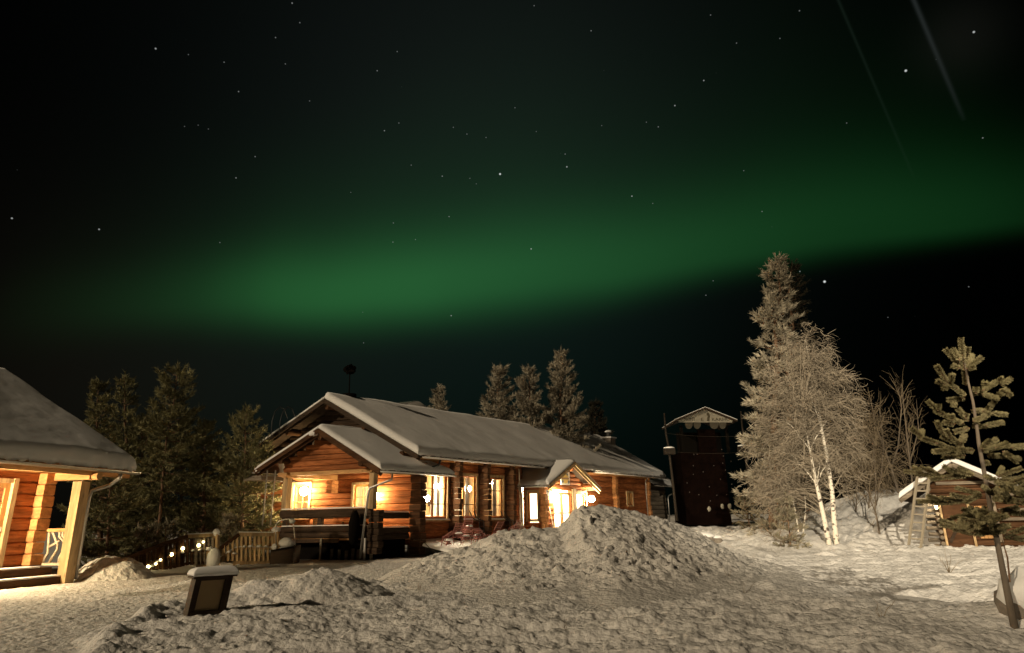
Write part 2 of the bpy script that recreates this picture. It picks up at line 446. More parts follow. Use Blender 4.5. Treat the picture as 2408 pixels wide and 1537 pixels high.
# edge of the deep, trampled snow beside the ploughed path (ground points)
EDGE_PX = [(100, 1600), (170, 1537), (225, 1500), (290, 1470), (400, 1445), (560, 1412), (690, 1400), (800, 1392), (905, 1378), (1010, 1372)]
EDGE = np.array([gnd(*p)[:2] for p in EDGE_PX])
EDGE = np.vstack([[EDGE[0] + (-.6, -2.5)], EDGE, [[4, 19.5], [8, 24], [13, 27.5], [30, 31]]])


def deep_mask(x, y):
    # distance to the edge polyline, signed: positive on the viewer's right/near side
    best = np.full(x.shape, 1e9); sign = np.ones(x.shape)
    for (x0, y0), (x1, y1) in zip(EDGE[:-1], EDGE[1:]):
        dx, dy = x1 - x0, y1 - y0; t_ = np.clip(((x - x0) * dx + (y - y0) * dy) / (dx * dx + dy * dy), 0, 1)
        d2 = (x - x0 - t_ * dx) ** 2 + (y - y0 - t_ * dy) ** 2; s_ = np.sign((x - x0) * -dy + (y - y0) * dx)
        w_ = d2 < best; best = np.where(w_, d2, best); sign = np.where(w_, s_, sign)
    return -np.sqrt(best) * sign


def base_h(x, y):
    """large ground shape"""
    z = .028 * np.maximum(0, y - 29) * sstep(3, 13, x)
    z = z + 2.65 * np.exp(-(((x - 21.5) / 6.2) ** 2 + ((y - 38.5) / 4.2) ** 2) * 1.0)            # bank behind the birch
    z = z + .55 * np.exp(-(((x - 14.2) / 3.0) ** 2 + ((y - 33.5) / 2.2) ** 2))
    z = z + .9 * np.exp(-(((x - 24.5) / 5) ** 2 + ((y - 33.5) / 3) ** 2))
    return z


def ground_h(x, y):
    z = base_h(x, y)
    dm = deep_mask(x, y) + .35 * fbm(x * 1.1, y * 1.1, 3)
    deep = sstep(-.10, .38, dm)
    warp = .6 * fbm(x * .7, y * .7, 2)
    z = z + deep * (.16 + .15 * fbm(x * .42, y * .42, 2) + .085 * fbm(x * .75 + warp, y * 2.3, 3) + .045 * billow(x * 1.3 + warp, y * 2.6, 2) + .05 * fbm(x * 2.8, y * 4.6, 3) + .045 * fbm(x * 1.6 + 3, y * 4.2 + x * .35, 2) + .016 * chunks(x * 5.2 + .6 * fbm(x * 5, y * 5, 3), y * 6.6 + .6 * fbm(y * 5, x * 5, 3), 5, 1.0) * sstep(-.2, .3, fbm(x * .55, y * .9 + 5, 2)) + .040 * fbm(x * 7.5, y * 9, 4, 2.2, .6) - .01)
    trail = np.abs(y - (9.6 + .34 * x + .5 * np.sin(x * .7))) ; z = z - deep * .07 * np.exp(-(trail / .22) ** 2) * (.5 + fbm(x * 3.2, y * 3.2, 2)); trail = np.abs(y - (12.4 - .16 * x + .35 * np.sin(x * .9 + 1))); z = z - deep * .09 * np.exp(-(trail / .2) ** 2) * (.6 + fbm(x * 2.9 + 4, y * 2.9, 2))
    z = z + .14 * np.exp(-((dm - .28) / .28) ** 2) * (.55 + fbm(x * 1.7, y * 1.7, 3))
    z = z + (1 - deep) * (.035 * fbm(x * .9, y * .9, 2) + .022 * fbm(x * 4.5, y * 4.5, 3) + .016 * clods(x * 6.0 + fbm(x * 4, y * 4, 2), y * 7.0, 9, .42) + .026 * fbm(x * 11, y * 11, 3))
    bk = sstep(8, 13, x) * sstep(24, 28, y); trk = np.exp(-((x - (10.5 + .55 * (y - 27))) / 1.6) ** 2) * sstep(25, 28, y) * (1 - sstep(36, 40, y))
    z = z + bk * (1 - .8 * trk) * (.26 * fbm(x * 1.1, y * 1.3, 3) + .12 * billow(x * 2.4, y * 2.6, 2) + .05 * clods(x * 3.2 + fbm(x * 2, y * 2, 2), y * 3.4, 4, .5) + .05 * fbm(x * 6, y * 6, 2))
    # footprint hollow in the near snow and the hollow below the young pine
    hx, hy = gnd(1290, 1490)[:2]; z = z - .26 * np.exp(-(((x - hx) / .38) ** 2 + ((y - hy) / .20) ** 2))
    px, py = gnd(2185, 1415)[:2]; z = z - .42 * np.exp(-(((x - px) / 1.25) ** 2 + ((y - py) / 1.3) ** 2) ** 1.6) * (1 + .8 * fbm(x * 2, y * 2, 3))
    z = z + .12 * np.exp(-(((x - 7.5) / .9) ** 2 + ((y - 9.9) / .8) ** 2))
    # drift behind the notice board
    bx, by = gnd(590, 1432)[:2]; z = z + .34 * np.exp(-(((x - bx) / .75) ** 2 + ((y - by - .45) / .6) ** 2))
    return z


def foot(x, y, hf=None):
    """where the line of sight through photo position x, y meets the snow"""
    d = ray(x, y); p = None
    for t in np.linspace(6, 60, 1400):
        p = np.array([0, 0, EYE]) + d * (t / d[1]); h = float(ground_h(np.array([p[0]]), np.array([p[1]]))[0])
        if p[2] <= h: p[2] = h; return p
    return p


# ------------------------------------------------------------------ the snowy ground: one fan-shaped sheet, finest near the viewer, out to the horizon
na, nr = 1000, 760
ang = np.linspace(-1.02, 1.02, na); rr = 5.2 * (np.exp(np.linspace(0, math.log(110 / 5.2), nr)))
AA, RR = np.meshgrid(ang, rr); X = RR * np.sin(AA); Y = RR * np.cos(AA)
Z = ground_h(X, Y)
V = np.stack([X, Y, Z], -1).reshape(-1, 3)
ii = (np.arange(nr - 1)[:, None] * na + np.arange(na - 1)[None]).ravel()
snow_ground = np_mesh('ground', V, np.stack([ii, ii + 1, ii + na + 1, ii + na], 1), 'snow_ground', None, True)
tag(snow_ground, 'trampled snow covering the yard', None, None, 'structure')
mb = MB(); mb.add([(-900, -900, -.6), (900, -900, -.6), (900, 900, -.6), (-900, 900, -.6)], [(0, 1, 2, 3)])
tag(mb.build('terrain', 'snow_ground'), 'flat snowy land stretching away into the dark', None, None, 'structure')


def snow_heap(name, label, x0, x1, y0, y1, hf, res, mat='snow_pile'):
    nx = int((x1 - x0) / res); ny = int((y1 - y0) / res)
    X, Y = np.meshgrid(np.linspace(x0, x1, nx), np.linspace(y0, y1, ny)); Z = hf(X, Y)
    V = np.stack([X, Y, Z], -1).reshape(-1, 3); ii = (np.arange(ny - 1)[:, None] * nx + np.arange(nx - 1)[None]).ravel()
    gz = ground_h(X, Y).ravel(); Q = np.stack([ii, ii + 1, ii + nx + 1, ii + nx], 1)
    above = (V[:, 2] > gz - .06); keep = above[Q].any(1); Q = Q[keep]
    us = np.unique(Q); rm = np.full(len(V), -1); rm[us] = np.arange(len(us))
    o = np_mesh(name, V[us], rm[Q], mat, None, True)
    return tag(o, label, 'snow pile')


# big ploughed heap in the middle: crest line read along its length, then spread front and back
CR_PX = [(905, 1352), (960, 1326), (1040, 1302), (1100, 1285), (1170, 1252), (1210, 1245), (1260, 1243), (1312, 1241), (1330, 1224), (1346, 1200), (1370, 1187), (1410, 1184), (1450, 1191), (1490, 1199), (1540, 1213), (1590, 1228), (1650, 1258), (1700, 1287), (1760, 1307), (1830, 1328), (1900, 1348)]
YC = 19.6
cr = np.array([at(x, y, YC) for x, y in CR_PX])


def pile_h(x, y, fine=True):
    yc = YC + .5 * np.sin(x * .5) ; h = np.interp(x, cr[:, 0], cr[:, 2], left=-.5, right=-.5)
    h = np.where(x < cr[0, 0], cr[0, 2] - (cr[0, 0] - x) * 1.2, h); h = np.where(x > cr[-1, 0], cr[-1, 2] - (x - cr[-1, 0]) * .6, h)
    d = (y - YC); fw = 9.2 + 1.0 * np.sin(x * .8 + 1); bw = 4.2
    t_ = np.clip(np.where(d < 0, -d / fw, d / bw), 0, 1)
    prof = np.where(d < 0, (1 - t_) ** 1.45, (1 - t_ ** 1.6))
    z = -.12 + (h + .12) * prof
    a = sstep(.05, .7, z); crestd = np.exp(-(d / 1.1) ** 2)
    z = z + a * (1 - .85 * crestd) * (.20 * fbm(x * .8, y * .8, 2)) + a * (.05 * billow(x * 1.3, y * 1.3 + x * .5, 2) + .13 * chunks(x * 1.5 + .55 * fbm(x * 2, y * 2, 3), y * 1.9 + .55 * fbm(y * 2, x * 2, 3), 3) * sstep(-.25, .25, fbm(x * .7 + 9, y * .7, 2)) + .065 * chunks(x * 4 + .5 * fbm(x * 5, y * 5, 2), y * 4.6 + .5 * fbm(y * 5, x * 5, 2), 8, 1.0) + .04 * clods(x * 3 + fbm(x * 3, y * 3, 2), y * 3.3, 8, .45) + .085 * fbm(x * 6.5, y * 7, 4, 2.2, .6)) * (1 - .35 * crestd) - .06 * a
    return z + .5 * base_h(x, y)


snow_heap('snow_pile', 'huge ploughed heap of lumpy snow in the middle of the yard', -6.5, 15.0, 10.5, 24.5, pile_h, .034)
sp = foot(757, 1396)


def cone_h(x, y):
    d = np.hypot((x - sp[0]) / 1.45, (y - sp[1]) / 1.35)
    return .62 * np.exp(-(d * 1.30) ** 1.8) - .05 + .05 * fbm(x * 3.2, y * 3.2, 3) + .03 * clods(x * 6, y * 6, 2) + .035 * fbm(x * 11, y * 11, 2) + .10 - .5 * sstep(.85, 1.5, d)


snow_heap('snow_pile', 'small cone of snow standing right of the notice board', sp[0] - 2.2, sp[0] + 2.4, sp[1] - 1.7, sp[1] + 2.2, cone_h, .035)
s3 = gnd(258, 1362)


def heap3_h(x, y):
    d = np.hypot((x - s3[0]) / 1.15, (y - s3[1]) / 1.0)
    return .64 * np.exp(-(d * 1.05) ** 3.4) - .06 + .16 * billow(x * 2.2, y * 2.2, 3) * np.exp(-d * d) + .10 * fbm(x * 4, y * 4, 3) + .05 * fbm(x * 11, y * 11, 2) - .5 * sstep(1.1, 1.7, d)


snow_heap('snow_pile', 'snow heap between the near cabin post and the lit wooden railing', s3[0] - 2.2, s3[0] + 2.2, s3[1] - 1.6, s3[1] + 2.0, heap3_h, .045)
s4 = gnd(1805, 1268, .25)


def heap4_h(x, y):
    d = np.hypot((x - s4[0]) / 1.0, (y - s4[1]) / .8)
    return .62 * np.exp(-(d * 1.1) ** 2.4) + .15 + .05 * fbm(x * 3, y * 3, 3) - .6 * sstep(1.0, 1.6, d)


snow_heap('snow_pile', 'snow covered mound at the far end of the bright track by the trees', s4[0] - 2, s4[0] + 2, s4[1] - 1.5, s4[1] + 1.5, heap4_h, .07)


# ------------------------------------------------------------------ log building helpers
def logs(mb, fn, s0, s1, w0, w1, n, openings=(), clip=None, bulge=.035, back=.2, seed=0):
    """stack of n hewn logs; fn(s, d, w): s along the wall, d outward, w up"""
    g = np.random.default_rng(seed); h = (w1 - w0) / n
    for k in range(n):
        a, b = w0 + k * h, w0 + (k + 1) * h; mid = (a + b) / 2
        if clip:
            r = clip(mid)
            if r is None: continue
            lo, hi = r
        else: lo, hi = s0, s1
        segs = [(lo, hi)]
        for (o0, o1, p0, p1) in openings:
            if p0 < mid < p1:
                new = []
                for (x, y) in segs:
                    if o1 <= x or o0 >= y: new.append((x, y)); continue
                    if o0 > x: new.append((x, o0))
                    if o1 < y: new.append((o1, y))
                segs = new
        jd = g.normal(0, .008)
        prof = [(-.065, a - .012), (bulge * .2 + jd, a + .11 * h), (bulge + jd, a + .5 * h), (bulge * .3 + jd, a + .90 * h), (-.065, b - .002), (-back, b - .002), (-back + .006, a - .012)]
        for (x, y) in segs:
            ns = max(1, int((y - x) / 1.2)); ss = np.linspace(x, y, ns + 1); vs = []
            for s_ in ss:
                j = g.normal(0, .010); jw = g.normal(0, .006)
                for i, (d, w) in enumerate(prof): vs.append(fn(s_, d + (j if i < 5 else 0), w + (jw if 0 < i < 4 else 0)))
            p = len(prof); fs = [tuple(range(p))[::-1], tuple(ns * p + i for i in range(p))]
            for q in range(ns):
                for i in range(p): fs.append((q * p + i, q * p + (i + 1) % p, (q + 1) * p + (i + 1) % p, (q + 1) * p + i))
            mb.add(vs, fs)


def log_stack(mb, fn, a0, a1, b0, b1, w0, w1, n, seed=0, jit=.03):
    """column of squared log ends, each course a little different"""
    g = np.random.default_rng(seed); h = (w1 - w0) / n
    for k in range(n):
        j = g.normal(0, jit, 4); c = .02
        x0, x1, y0, y1 = a0 + j[0] * .5, a1 + j[1] * .5, b0 + j[2], b1 + j[3]; z0, z1 = w0 + k * h + .008, w0 + (k + 1) * h - .008
        vs = []
        for (zz, e) in ((z0, c), (z0 + c * 1.5, 0), (z1 - c * 1.5, 0), (z1, c)):
            sx = np.sign(x1 - x0) * e; sy = np.sign(y1 - y0) * e
            vs += [fn(x0 + sx, y0 + sy, zz), fn(x1 - sx, y0 + sy, zz), fn(x1 - sx, y1 - sy, zz), fn(x0 + sx, y1 - sy, zz)]
        fs = [(3, 2, 1, 0), (12, 13, 14, 15)]
        for q in range(3):
            for i in range(4): fs.append((q * 4 + i, q * 4 + (i + 1) % 4, q * 4 + 4 + (i + 1) % 4, q * 4 + 4 + i))
        mb.add(vs, fs)


def window(parent, fn, s0, s1, w0, w1, mull=(), bars=(), fr=.09, mat='door_wood', depth=-.10, trim=.0, trim_mat='post_wood', bar_mat=None):
    """casement: frame (mesh) > glass pane, plus board trim round the opening"""
    mb = MB(); d0, d1 = depth, depth + .07
    mb.fbox(fn, s0, s0 + fr, d0, d1, w0, w1); mb.fbox(fn, s1 - fr, s1, d0, d1, w0, w1)
    mb.fbox(fn, s0 + fr, s1 - fr, d0, d1, w0, w0 + fr); mb.fbox(fn, s0 + fr, s1 - fr, d0, d1, w1 - fr, w1)
    for x in mull: mb.fbox(fn, x - .045, x + .045, d0 + .004, d1 + .006, w0 + fr, w1 - fr)
    o = mb.build('window', mat, parent)
    if bars:
        mb = MB()
        for (kind, c) in bars:
            if kind == 'h': mb.fbox(fn, s0 + fr, s1 - fr, d0 + .02, d1 - .018, c - .016, c + .016)
            else: mb.fbox(fn, c - .014, c + .014, d0 + .022, d1 - .014, w0 + fr, w1 - fr)
        mb.build('glazing_bar', bar_mat or mat, o)
    mb = MB(); dm = d0 + .012
    mb.add([fn(s0 + fr * .5, dm, w0 + fr * .5), fn(s1 - fr * .5, dm, w0 + fr * .5), fn(s1 - fr * .5, dm, w1 - fr * .5), fn(s0 + fr * .5, dm, w1 - fr * .5)], [(0, 1, 2, 3)])
    mb.build('pane', 'glass', o)
    if trim:
        mb = MB(); e = .002
        mb.fbox(fn, s0 - trim, s0 - e, -.06, .075, w0 - trim * .6, w1 + trim); mb.fbox(fn, s1 + e, s1 + trim, -.06, .075, w0 - trim * .6, w1 + trim)
        mb.fbox(fn, s0, s1, -.06, .072, w1 + e, w1 + trim); mb.fbox(fn, s0, s1, -.06, .10, w0 - trim * .6, w0 - e)
        mb.build('frame', trim_mat, o)
    return o


def roof_slab(mb, P, th):
    """P: eave0, eave1, ridge1, ridge0 (top surface); slab of thickness th below"""
    P = [np.array(p, float) for p in P]; q = [p - np.array([0, 0, th]) for p in P]
    mb.hexa([q[0], q[1], q[2], q[3], P[0], P[1], P[2], P[3]])


def snow_blanket(P, T, name, parent, n=(60, 24), lip=.06, seed=0, rag=.03, edges=(1, 1, 1, 0), smooth=True, rise=.26):
    """snow lying on the quad P (eave0, eave1, ridge1, ridge0); rounded on free edges (eave, far end, near end, ridge)"""
    P = [np.array(p, float) for p in P]; nu, nv = n
    Lu = np.linalg.norm(P[1] - P[0]); Lv = np.linalg.norm(P[3] - P[0])
    s = np.linspace(0, 1, nu); t = np.linspace(0, 1, nv); k = .5 - .5 * np.cos(np.pi * s); s = .35 * s + .65 * k; t = t ** 1.35
    S, Tt = np.meshgrid(s, t)
    B = ((1 - S) * (1 - Tt))[..., None] * P[0] + (S * (1 - Tt))[..., None] * P[1] + (S * Tt)[..., None] * P[2] + ((1 - S) * Tt)[..., None] * P[3]
    de = np.full(S.shape, 9.0)
    if edges[0]: de = np.minimum(de, Tt * Lv)
    if edges[1]: de = np.minimum(de, (1 - S) * Lu)
    if edges[2]: de = np.minimum(de, S * Lu)
    if edges[3]: de = np.minimum(de, (1 - Tt) * Lv)
    prof = np.sqrt(1 - np.clip(1 - de / rise, 0, 1) ** 2)
    nzv = .5 * fbm(S * Lu * .5 + seed * 7, Tt * Lv * .5, 2) * .30 + .10 * fbm(S * Lu * 1.6 + seed * 3, Tt * Lv * .9, 2) * np.exp(-Tt * Lv / .8) + .02 * fbm(S * Lu * 3 + seed, Tt * Lv * 3, 2)
    H = T * (.35 + .65 * prof) * (1 + nzv * 1.3)
    top = B.copy(); top[..., 2] += H
    # push the rim outward a little and make it ragged
    eu = (P[1] - P[0]) / Lu; ev = (P[0] - P[3]) / Lv
    r = lip + rag * fbm(S * Lu * 4.0 + seed, Tt * 3 + S * Lu * 1.7, 3)
    if edges[0]: top[0] += ev[None] * r[0][:, None]; 
    if edges[1]: top[:, -1] += eu[None] * (lip * .6)
    if edges[2]: top[:, 0] -= eu[None] * (lip * .6)
    bot = B.copy(); bot[..., 2] += .012
    drop = .01 + .9 * rag * np.abs(fbm(S * Lu * 5 + seed, Tt * 2 + 3, 2))
    if edges[0]: bot[0] += ev[None] * (r[0] * .7)[:, None]; bot[0][:, 2] -= drop[0]
    Vv = np.concatenate([top.reshape(-1, 3), bot.reshape(-1, 3)]); m = nu * nv
    ii = (np.arange(nv - 1)[:, None] * nu + np.arange(nu - 1)[None]).ravel()
    Q = [np.stack([ii, ii + 1, ii + nu + 1, ii + nu], 1)]
    j = np.arange(nu - 1); Q.append(np.stack([j + m, j + 1 + m, j + 1, j], 1))
    e = (nv - 1) * nu; Q.append(np.stack([e + j, e + j + 1, e + j + 1 + m, e + j + m], 1))
    i2 = np.arange(nv - 1) * nu; Q.append(np.stack([i2, i2 + nu, i2 + nu + m, i2 + m], 1)); i3 = i2 + nu - 1; Q.append(np.stack([i3 + m, i3 + nu + m, i3 + nu, i3], 1))
    Q.append(np.stack([ii + nu + m, ii + nu + 1 + m, ii + 1 + m, ii + m], 1))
    return np_mesh(name, Vv, np.concatenate(Q), 'snow_roof', parent, smooth)


def lamp_thing(label, loc, r, bulb, cat='wall lamp', name='wall_lamp', wall=None, group=None):
    loc = np.array(loc, float); o = thing(name, label, cat, loc, group)
    mb = MB(); mb.blob(loc, r, 1, 0, 16, 10); mb.build('globe', bulb, o, True)
    mb = MB()
    if wall is not None:
        wall = np.array(wall, float); mb.tube([wall, (wall + loc) / 2 + (0, 0, .06), loc + (0, 0, r * .9)], .018, 6)
        mb.tube([loc + (0, 0, r * .85), loc + (0, 0, r * 1.25)], [r * .55, r * .3], 10)
    else:
        mb.tube([loc + (0, 0, r * .9), loc + (0, 0, r * .9 + 1.0)], .012, 6); mb.tube([loc + (0, 0, r * .85), loc + (0, 0, r * 1.2)], [r * .5, r * .25], 10)
    mb.build('bracket', 'metal_dark', o)
    return o


# ------------------------------------------------------------------ the big log lodge
_a, _b = math.radians(34), math.radians(20)
DA = np.array([math.sin(_a), math.cos(_a), 0]); DG = np.array([-math.cos(_b), math.sin(_b), 0])
C0 = gnd(995, 1310) + .6 * DG


def LP(u, v, w):
    if w > 1.75: w = w + (w - 1.75) / 3.3 * .0135 * u
    return C0 + u * DA + v * DG + np.array([0, 0, w])


front = lambda s, d, w: LP(s, -d, w)           # long wall, outward = -v
gable = lambda s, d, w: LP(-d, s, w)           # near gable end, outward = -u

lodge = thing('log_lodge', 'long brown log lodge with snowy roof, lit windows and open corner porch', 'lodge', C0)
U1, UE, VR = 29.6, 31.6, 4.75
EV, EZ, RZ = -.95, 4.80, 8.05                   # eave line and ridge of the roof deck
sl = (RZ - EZ) / (VR - EV)
VB = 10.4
WIN = [(.62, 2.52, 1.78, 4.02), (3.12, 5.10, 1.78, 4.02), (5.75, 7.70, 1.78, 4.02)]
mb = MB(); logs(mb, front, 0, 9.86, .55, 4.95, 13, WIN, bulge=.02, seed=1); mb.build('wall', 'log', lodge)
mb = MB(); logs(mb, front, 16.2, U1, .55, 4.95, 12, [(25.3, 26.35, 2.62, 3.52)], bulge=.02, seed=2); mb.build('wall', 'log', lodge)
mb = MB(); mb.fbox(front, -.05, U1, -.25, -.02, -.3, .55); mb.build('foundation', 'stone', lodge)
gcl = lambda w: (max(0.0, VR - (RZ - .12 - w) / sl) if w > 4.6 else 0.0, VB - .9 if w < 5.0 else VR + (RZ - .12 - w) / sl)
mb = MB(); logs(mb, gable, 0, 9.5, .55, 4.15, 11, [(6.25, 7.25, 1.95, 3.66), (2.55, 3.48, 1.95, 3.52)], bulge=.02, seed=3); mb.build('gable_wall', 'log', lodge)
mb = MB(); logs(mb, gable, 0, 9.5, 4.16, 7.9, 12, clip=gcl, bulge=.02, seed=4); mb.build('gable_wall', 'log_black', lodge)  # upper logs near-black: shade under the deep verge put into their colour
# far end and back walls (close the volume)
mb = MB(); mb.fbox(lambda a, b, c: LP(a, b, c), U1 - .2, U1 - .01, .02, VB - 1, .4, 4.9)
mb.add([LP(U1 - .1, 0, 4.9), LP(U1 - .1, VB - 1, 4.9), LP(U1 - .1, VR, 7.8)], [(0, 1, 2)])
mb.fbox(lambda a, b, c: LP(a, b, c), .05, U1 - .25, VB - 1.1, VB - .95, .4, 5.0); mb.build('back_wall', 'log_dark', lodge)
# roof
mb = MB()
roof_slab(mb, [LP(-1.0, EV, EZ), LP(UE, EV, EZ), LP(UE, VR, RZ), LP(-1.0, VR, RZ)], .14)
roof_slab(mb, [LP(-1.0, VR + .004, RZ), LP(UE, VR + .004, RZ), LP(UE, VB + .3, EZ), LP(-1.0, VB + .3, EZ)], .14)
roof = mb.build('roof', 'board_dark', lodge)
snow_blanket([LP(-1.0, EV, EZ), LP(UE, EV, EZ), LP(UE, VR, RZ), LP(-1.0, VR, RZ)], .38, 'roof_snow', roof, (300, 40), .015, 1, .07)
snow_blanket([LP(UE, VB + .3, EZ), LP(-1.0, VB + .3, EZ), LP(-1.0, VR, RZ), LP(UE, VR, RZ)], .32, 'roof_snow', roof, (60, 20), .07, 2, .04)
mb = MB()                                        # verge boards and the rafters that show below
for d_, z_ in ((0, 0), (.16, -.10)):
    mb.bar(LP(-1.03 + d_, EV, EZ - .12 + z_), LP(-1.03 + d_, VR, RZ - .12 + z_), .05, .22 - d_ * .4); mb.bar(LP(-1.03 + d_, VB + .3, EZ - .12 + z_), LP(-1.03 + d_, VR, RZ - .12 + z_), .05, .22 - d_ * .4)
mb.build('verge_board', 'board_dark', roof)
mb = MB(); mb.bar(LP(UE + .03, EV, EZ - .1), LP(UE + .03, VR, RZ - .1), .05, .2); mb.build('verge_board', 'board_dark', roof)
for v_, z_ in ((VR, RZ - .42), (2.4, 6.4), (7.2, 6.4), (.12, 4.9)):
    mb = MB(); mb.tube([LP(-.85, v_, z_), LP(.3, v_, z_)], .15, 10); mb.build('purlin', 'log_dark', roof)


def gutter(parent, p, q, r=.075, mat='gutter_white'):
    p = np.array(p); q = np.array(q); d = (q - p) / np.linalg.norm(q - p); a = np.cross(d, (0, 0, 1)); a /= np.linalg.norm(a); vs = []; n = 8
    for e in (p, q):
        for rr_ in (r, r - .012):
            for i in range(n + 1):
                t_ = math.pi * i / n; vs.append(e + a * math.cos(t_) * rr_ - np.array([0, 0, 1]) * math.sin(t_) * rr_)
    m = n + 1; fs = []
    for i in range(n):
        fs += [(i, i + 1, 2 * m + i + 1, 2 * m + i), (m + i + 1, m + i, 3 * m + i, 3 * m + i + 1), (i + 1, i, m + i, m + i + 1), (2 * m + i, 2 * m + i + 1, 3 * m + i + 1, 3 * m + i)]
    mb = MB(); mb.add(vs, fs); return mb.build('gutter', mat, parent, True)


def downpipe(parent, pts, r=.05, mat='metal_grey'):
    mb = MB(); mb.tube(pts, r, 8); return mb.build('downpipe', mat, parent, True)


gutter(lodge, LP(-.8, EV - .14, EZ - .08), LP(10.5, EV - .14, EZ - .08), .09); gutter(lodge, LP(17.2, EV - .14, EZ - .08), LP(UE, EV - .14, EZ - .08), .09)
downpipe(lodge, [LP(.55, EV - .1, EZ - .18), LP(.5, EV - .05, EZ - .42), LP(-.2, EV + .3, EZ - .72), LP(-.55, EV + .45, EZ - .78)], .055, 'metal_dark')
for a_, b_ in ((0, 8.8), (16.5, U1)):
    mb = MB(); mb.fbox(front, a_, b_, .30, .34, 4.62, 4.80); mb.build('fascia', 'beam_wood', lodge)
# soffit boards
mb = MB(); mb.hexa([LP(-.9, -.1, 4.96), LP(U1, -.1, 4.96), LP(U1, EV + .05, 4.64), LP(-.9, EV + .05, 4.64), LP(-.9, -.1, 5.0), LP(U1, -.1, 5.0), LP(U1, EV + .05, 4.68), LP(-.9, EV + .05, 4.68)]); mb.build('soffit', 'beam_wood', lodge)
# buttresses of log ends between the tall windows, and the near corner
for i, u_ in enumerate((2.74, 5.32, 7.95)):
    mb = MB(); log_stack(mb, front, u_, u_ + .30, .0, .62 - .05 * (i == 2), .2, 4.75, 16, 20 + i); mb.build('buttress', 'log_dark', lodge)
mb = MB(); log_stack(mb, front, -.28, .14, .02, .62, .1, 4.5, 13, 31); mb.build('corner_post', 'log_dark', lodge)
for u_ in (22.7, 29.2):
    mb = MB(); log_stack(mb, front, u_, u_ + .4, .0, .30, .5, 4.8, 12, 32 + int(u_)); mb.build('corner_post', 'log_end', lodge)
downpipe(lodge, [LP(28.85, -.45, 4.7), LP(28.85, -.2, 4.4), LP(28.85, -.2, .6)], .05)
mb = MB(); mb.fbox(front, 23.12, 23.24, .03, .09, .6, 4.7); mb.build('trim_board', 'post_wood', lodge)
for i, (a_, b_, c_, d_) in enumerate(WIN):
    mid = a_ + (b_ - a_) * .47
    window(lodge, front, a_, b_, c_, d_, (mid,), [('h', 2.5), ('h', 3.28), ('v', (b_ + mid) / 2)], .10, 'door_wood', -.12, .13, bar_mat='board_dark')
window(lodge, front, 25.3, 26.35, 2.62, 3.52, (25.82,), (), .10, 'door_wood', -.10, .12)
window(lodge, gable, 6.25, 7.25, 1.95, 3.66, (), [('h', 2.75), ('v', 6.75)], .09, 'door_wood', -.10, .12)
window(lodge, gable, 2.55, 3.48, 1.95, 3.52, (), [('h', 2.35), ('h', 2.9), ('v', 3.0)], .09, 'door_wood', -.10, .12)
mb = MB()
for (a_, b_, c_, d_) in WIN: mb.fbox(front, a_ - .1, b_ + .1, -.02, .22, c_ - .13, c_ - .07)
sill = mb.build('window_sill', 'post_wood', lodge)
for (a_, b_, c_, d_) in WIN:
    mb = MB(); mb.fbox(front, a_ - .05, b_ + .02, .10, .215, c_ - .068, c_ - .01); mb.build('sill_snow', 'snow_roof', sill)
# rooms behind the glass
mb = MB(); I = lambda a, b, c: LP(a, b, c)
mb.add([I(.25, 3.6, 1.0), I(8.7, 3.6, 1.0), I(8.7, 3.6, 4.5), I(.25, 3.6, 4.5), I(.25, .25, 1.0), I(8.7, .25, 1.0), I(8.7, .25, 4.5), I(.25, .25, 4.5)],
       [(0, 1, 2, 3), (4, 5, 1, 0), (3, 2, 6, 7), (1, 5, 6, 2)])
mb.build('interior_wall', 'interior_wood', lodge)
mb = MB(); mb.fbox(I, 6.3, 6.45, 1.9, 3.55, 1.01, 4.4); mb.build('interior_wall', 'interior_white', lodge)
for a_, b_, c_ in ((2.2, 2.2, 2.6), (3.2, 2.9, 1.9), (4.1, 2.3, 2.75), (5.0, 3.0, 2.0), (5.9, 2.5, 2.6), (7.4, 2.4, 2.2), (8.2, 2.9, 2.6)):
    mb = MB(); mb.fbox(I, a_, a_ + .45, 3.54, 3.585, b_, b_ + .5); mb.build('picture_frame', 'board_dark', lodge)
    mb = MB(); mb.fbox(I, a_ + .1, a_ + .55, 3.1, 3.5, 1.0, c_); mb.build('cupboard', 'interior_white' if b_ > 2.4 else 'door_wood', lodge)
mb = MB(); mb.add([I(.25, 3.7, .9), I(.25, 9.2, .9), I(.25, 9.2, 4.2), I(.25, 3.7, 4.2), I(2.6, 3.7, .9), I(2.6, 9.2, .9), I(2.6, 9.2, 4.2), I(2.6, 3.7, 4.2)],
                  [(0, 1, 5, 4), (3, 2, 6, 7), (4, 5, 6, 7), (0, 4, 7, 3), (1, 5, 6, 2)]); mb.build('interior_wall', 'interior_wood', lodge)
for a_, b_ in ((.72, 1.05), (2.25, 2.45), (3.2, 3.42), (4.72, 4.98), (5.85, 6.05), (7.3, 7.6)):
    mb = MB(); n = 9; vs = []
    for i in range(n):
        u_ = a_ + (b_ - a_) * i / (n - 1); vs += [I(u_, .38 + .04 * math.sin(i * 2.2), 1.85), I(u_, .38 + .04 * math.sin(i * 2.2), 3.95)]
    mb.add(vs, [(2 * i, 2 * i + 2, 2 * i + 3, 2 * i + 1) for i in range(n - 1)]); mb.build('curtain', 'curtain', lodge, True)
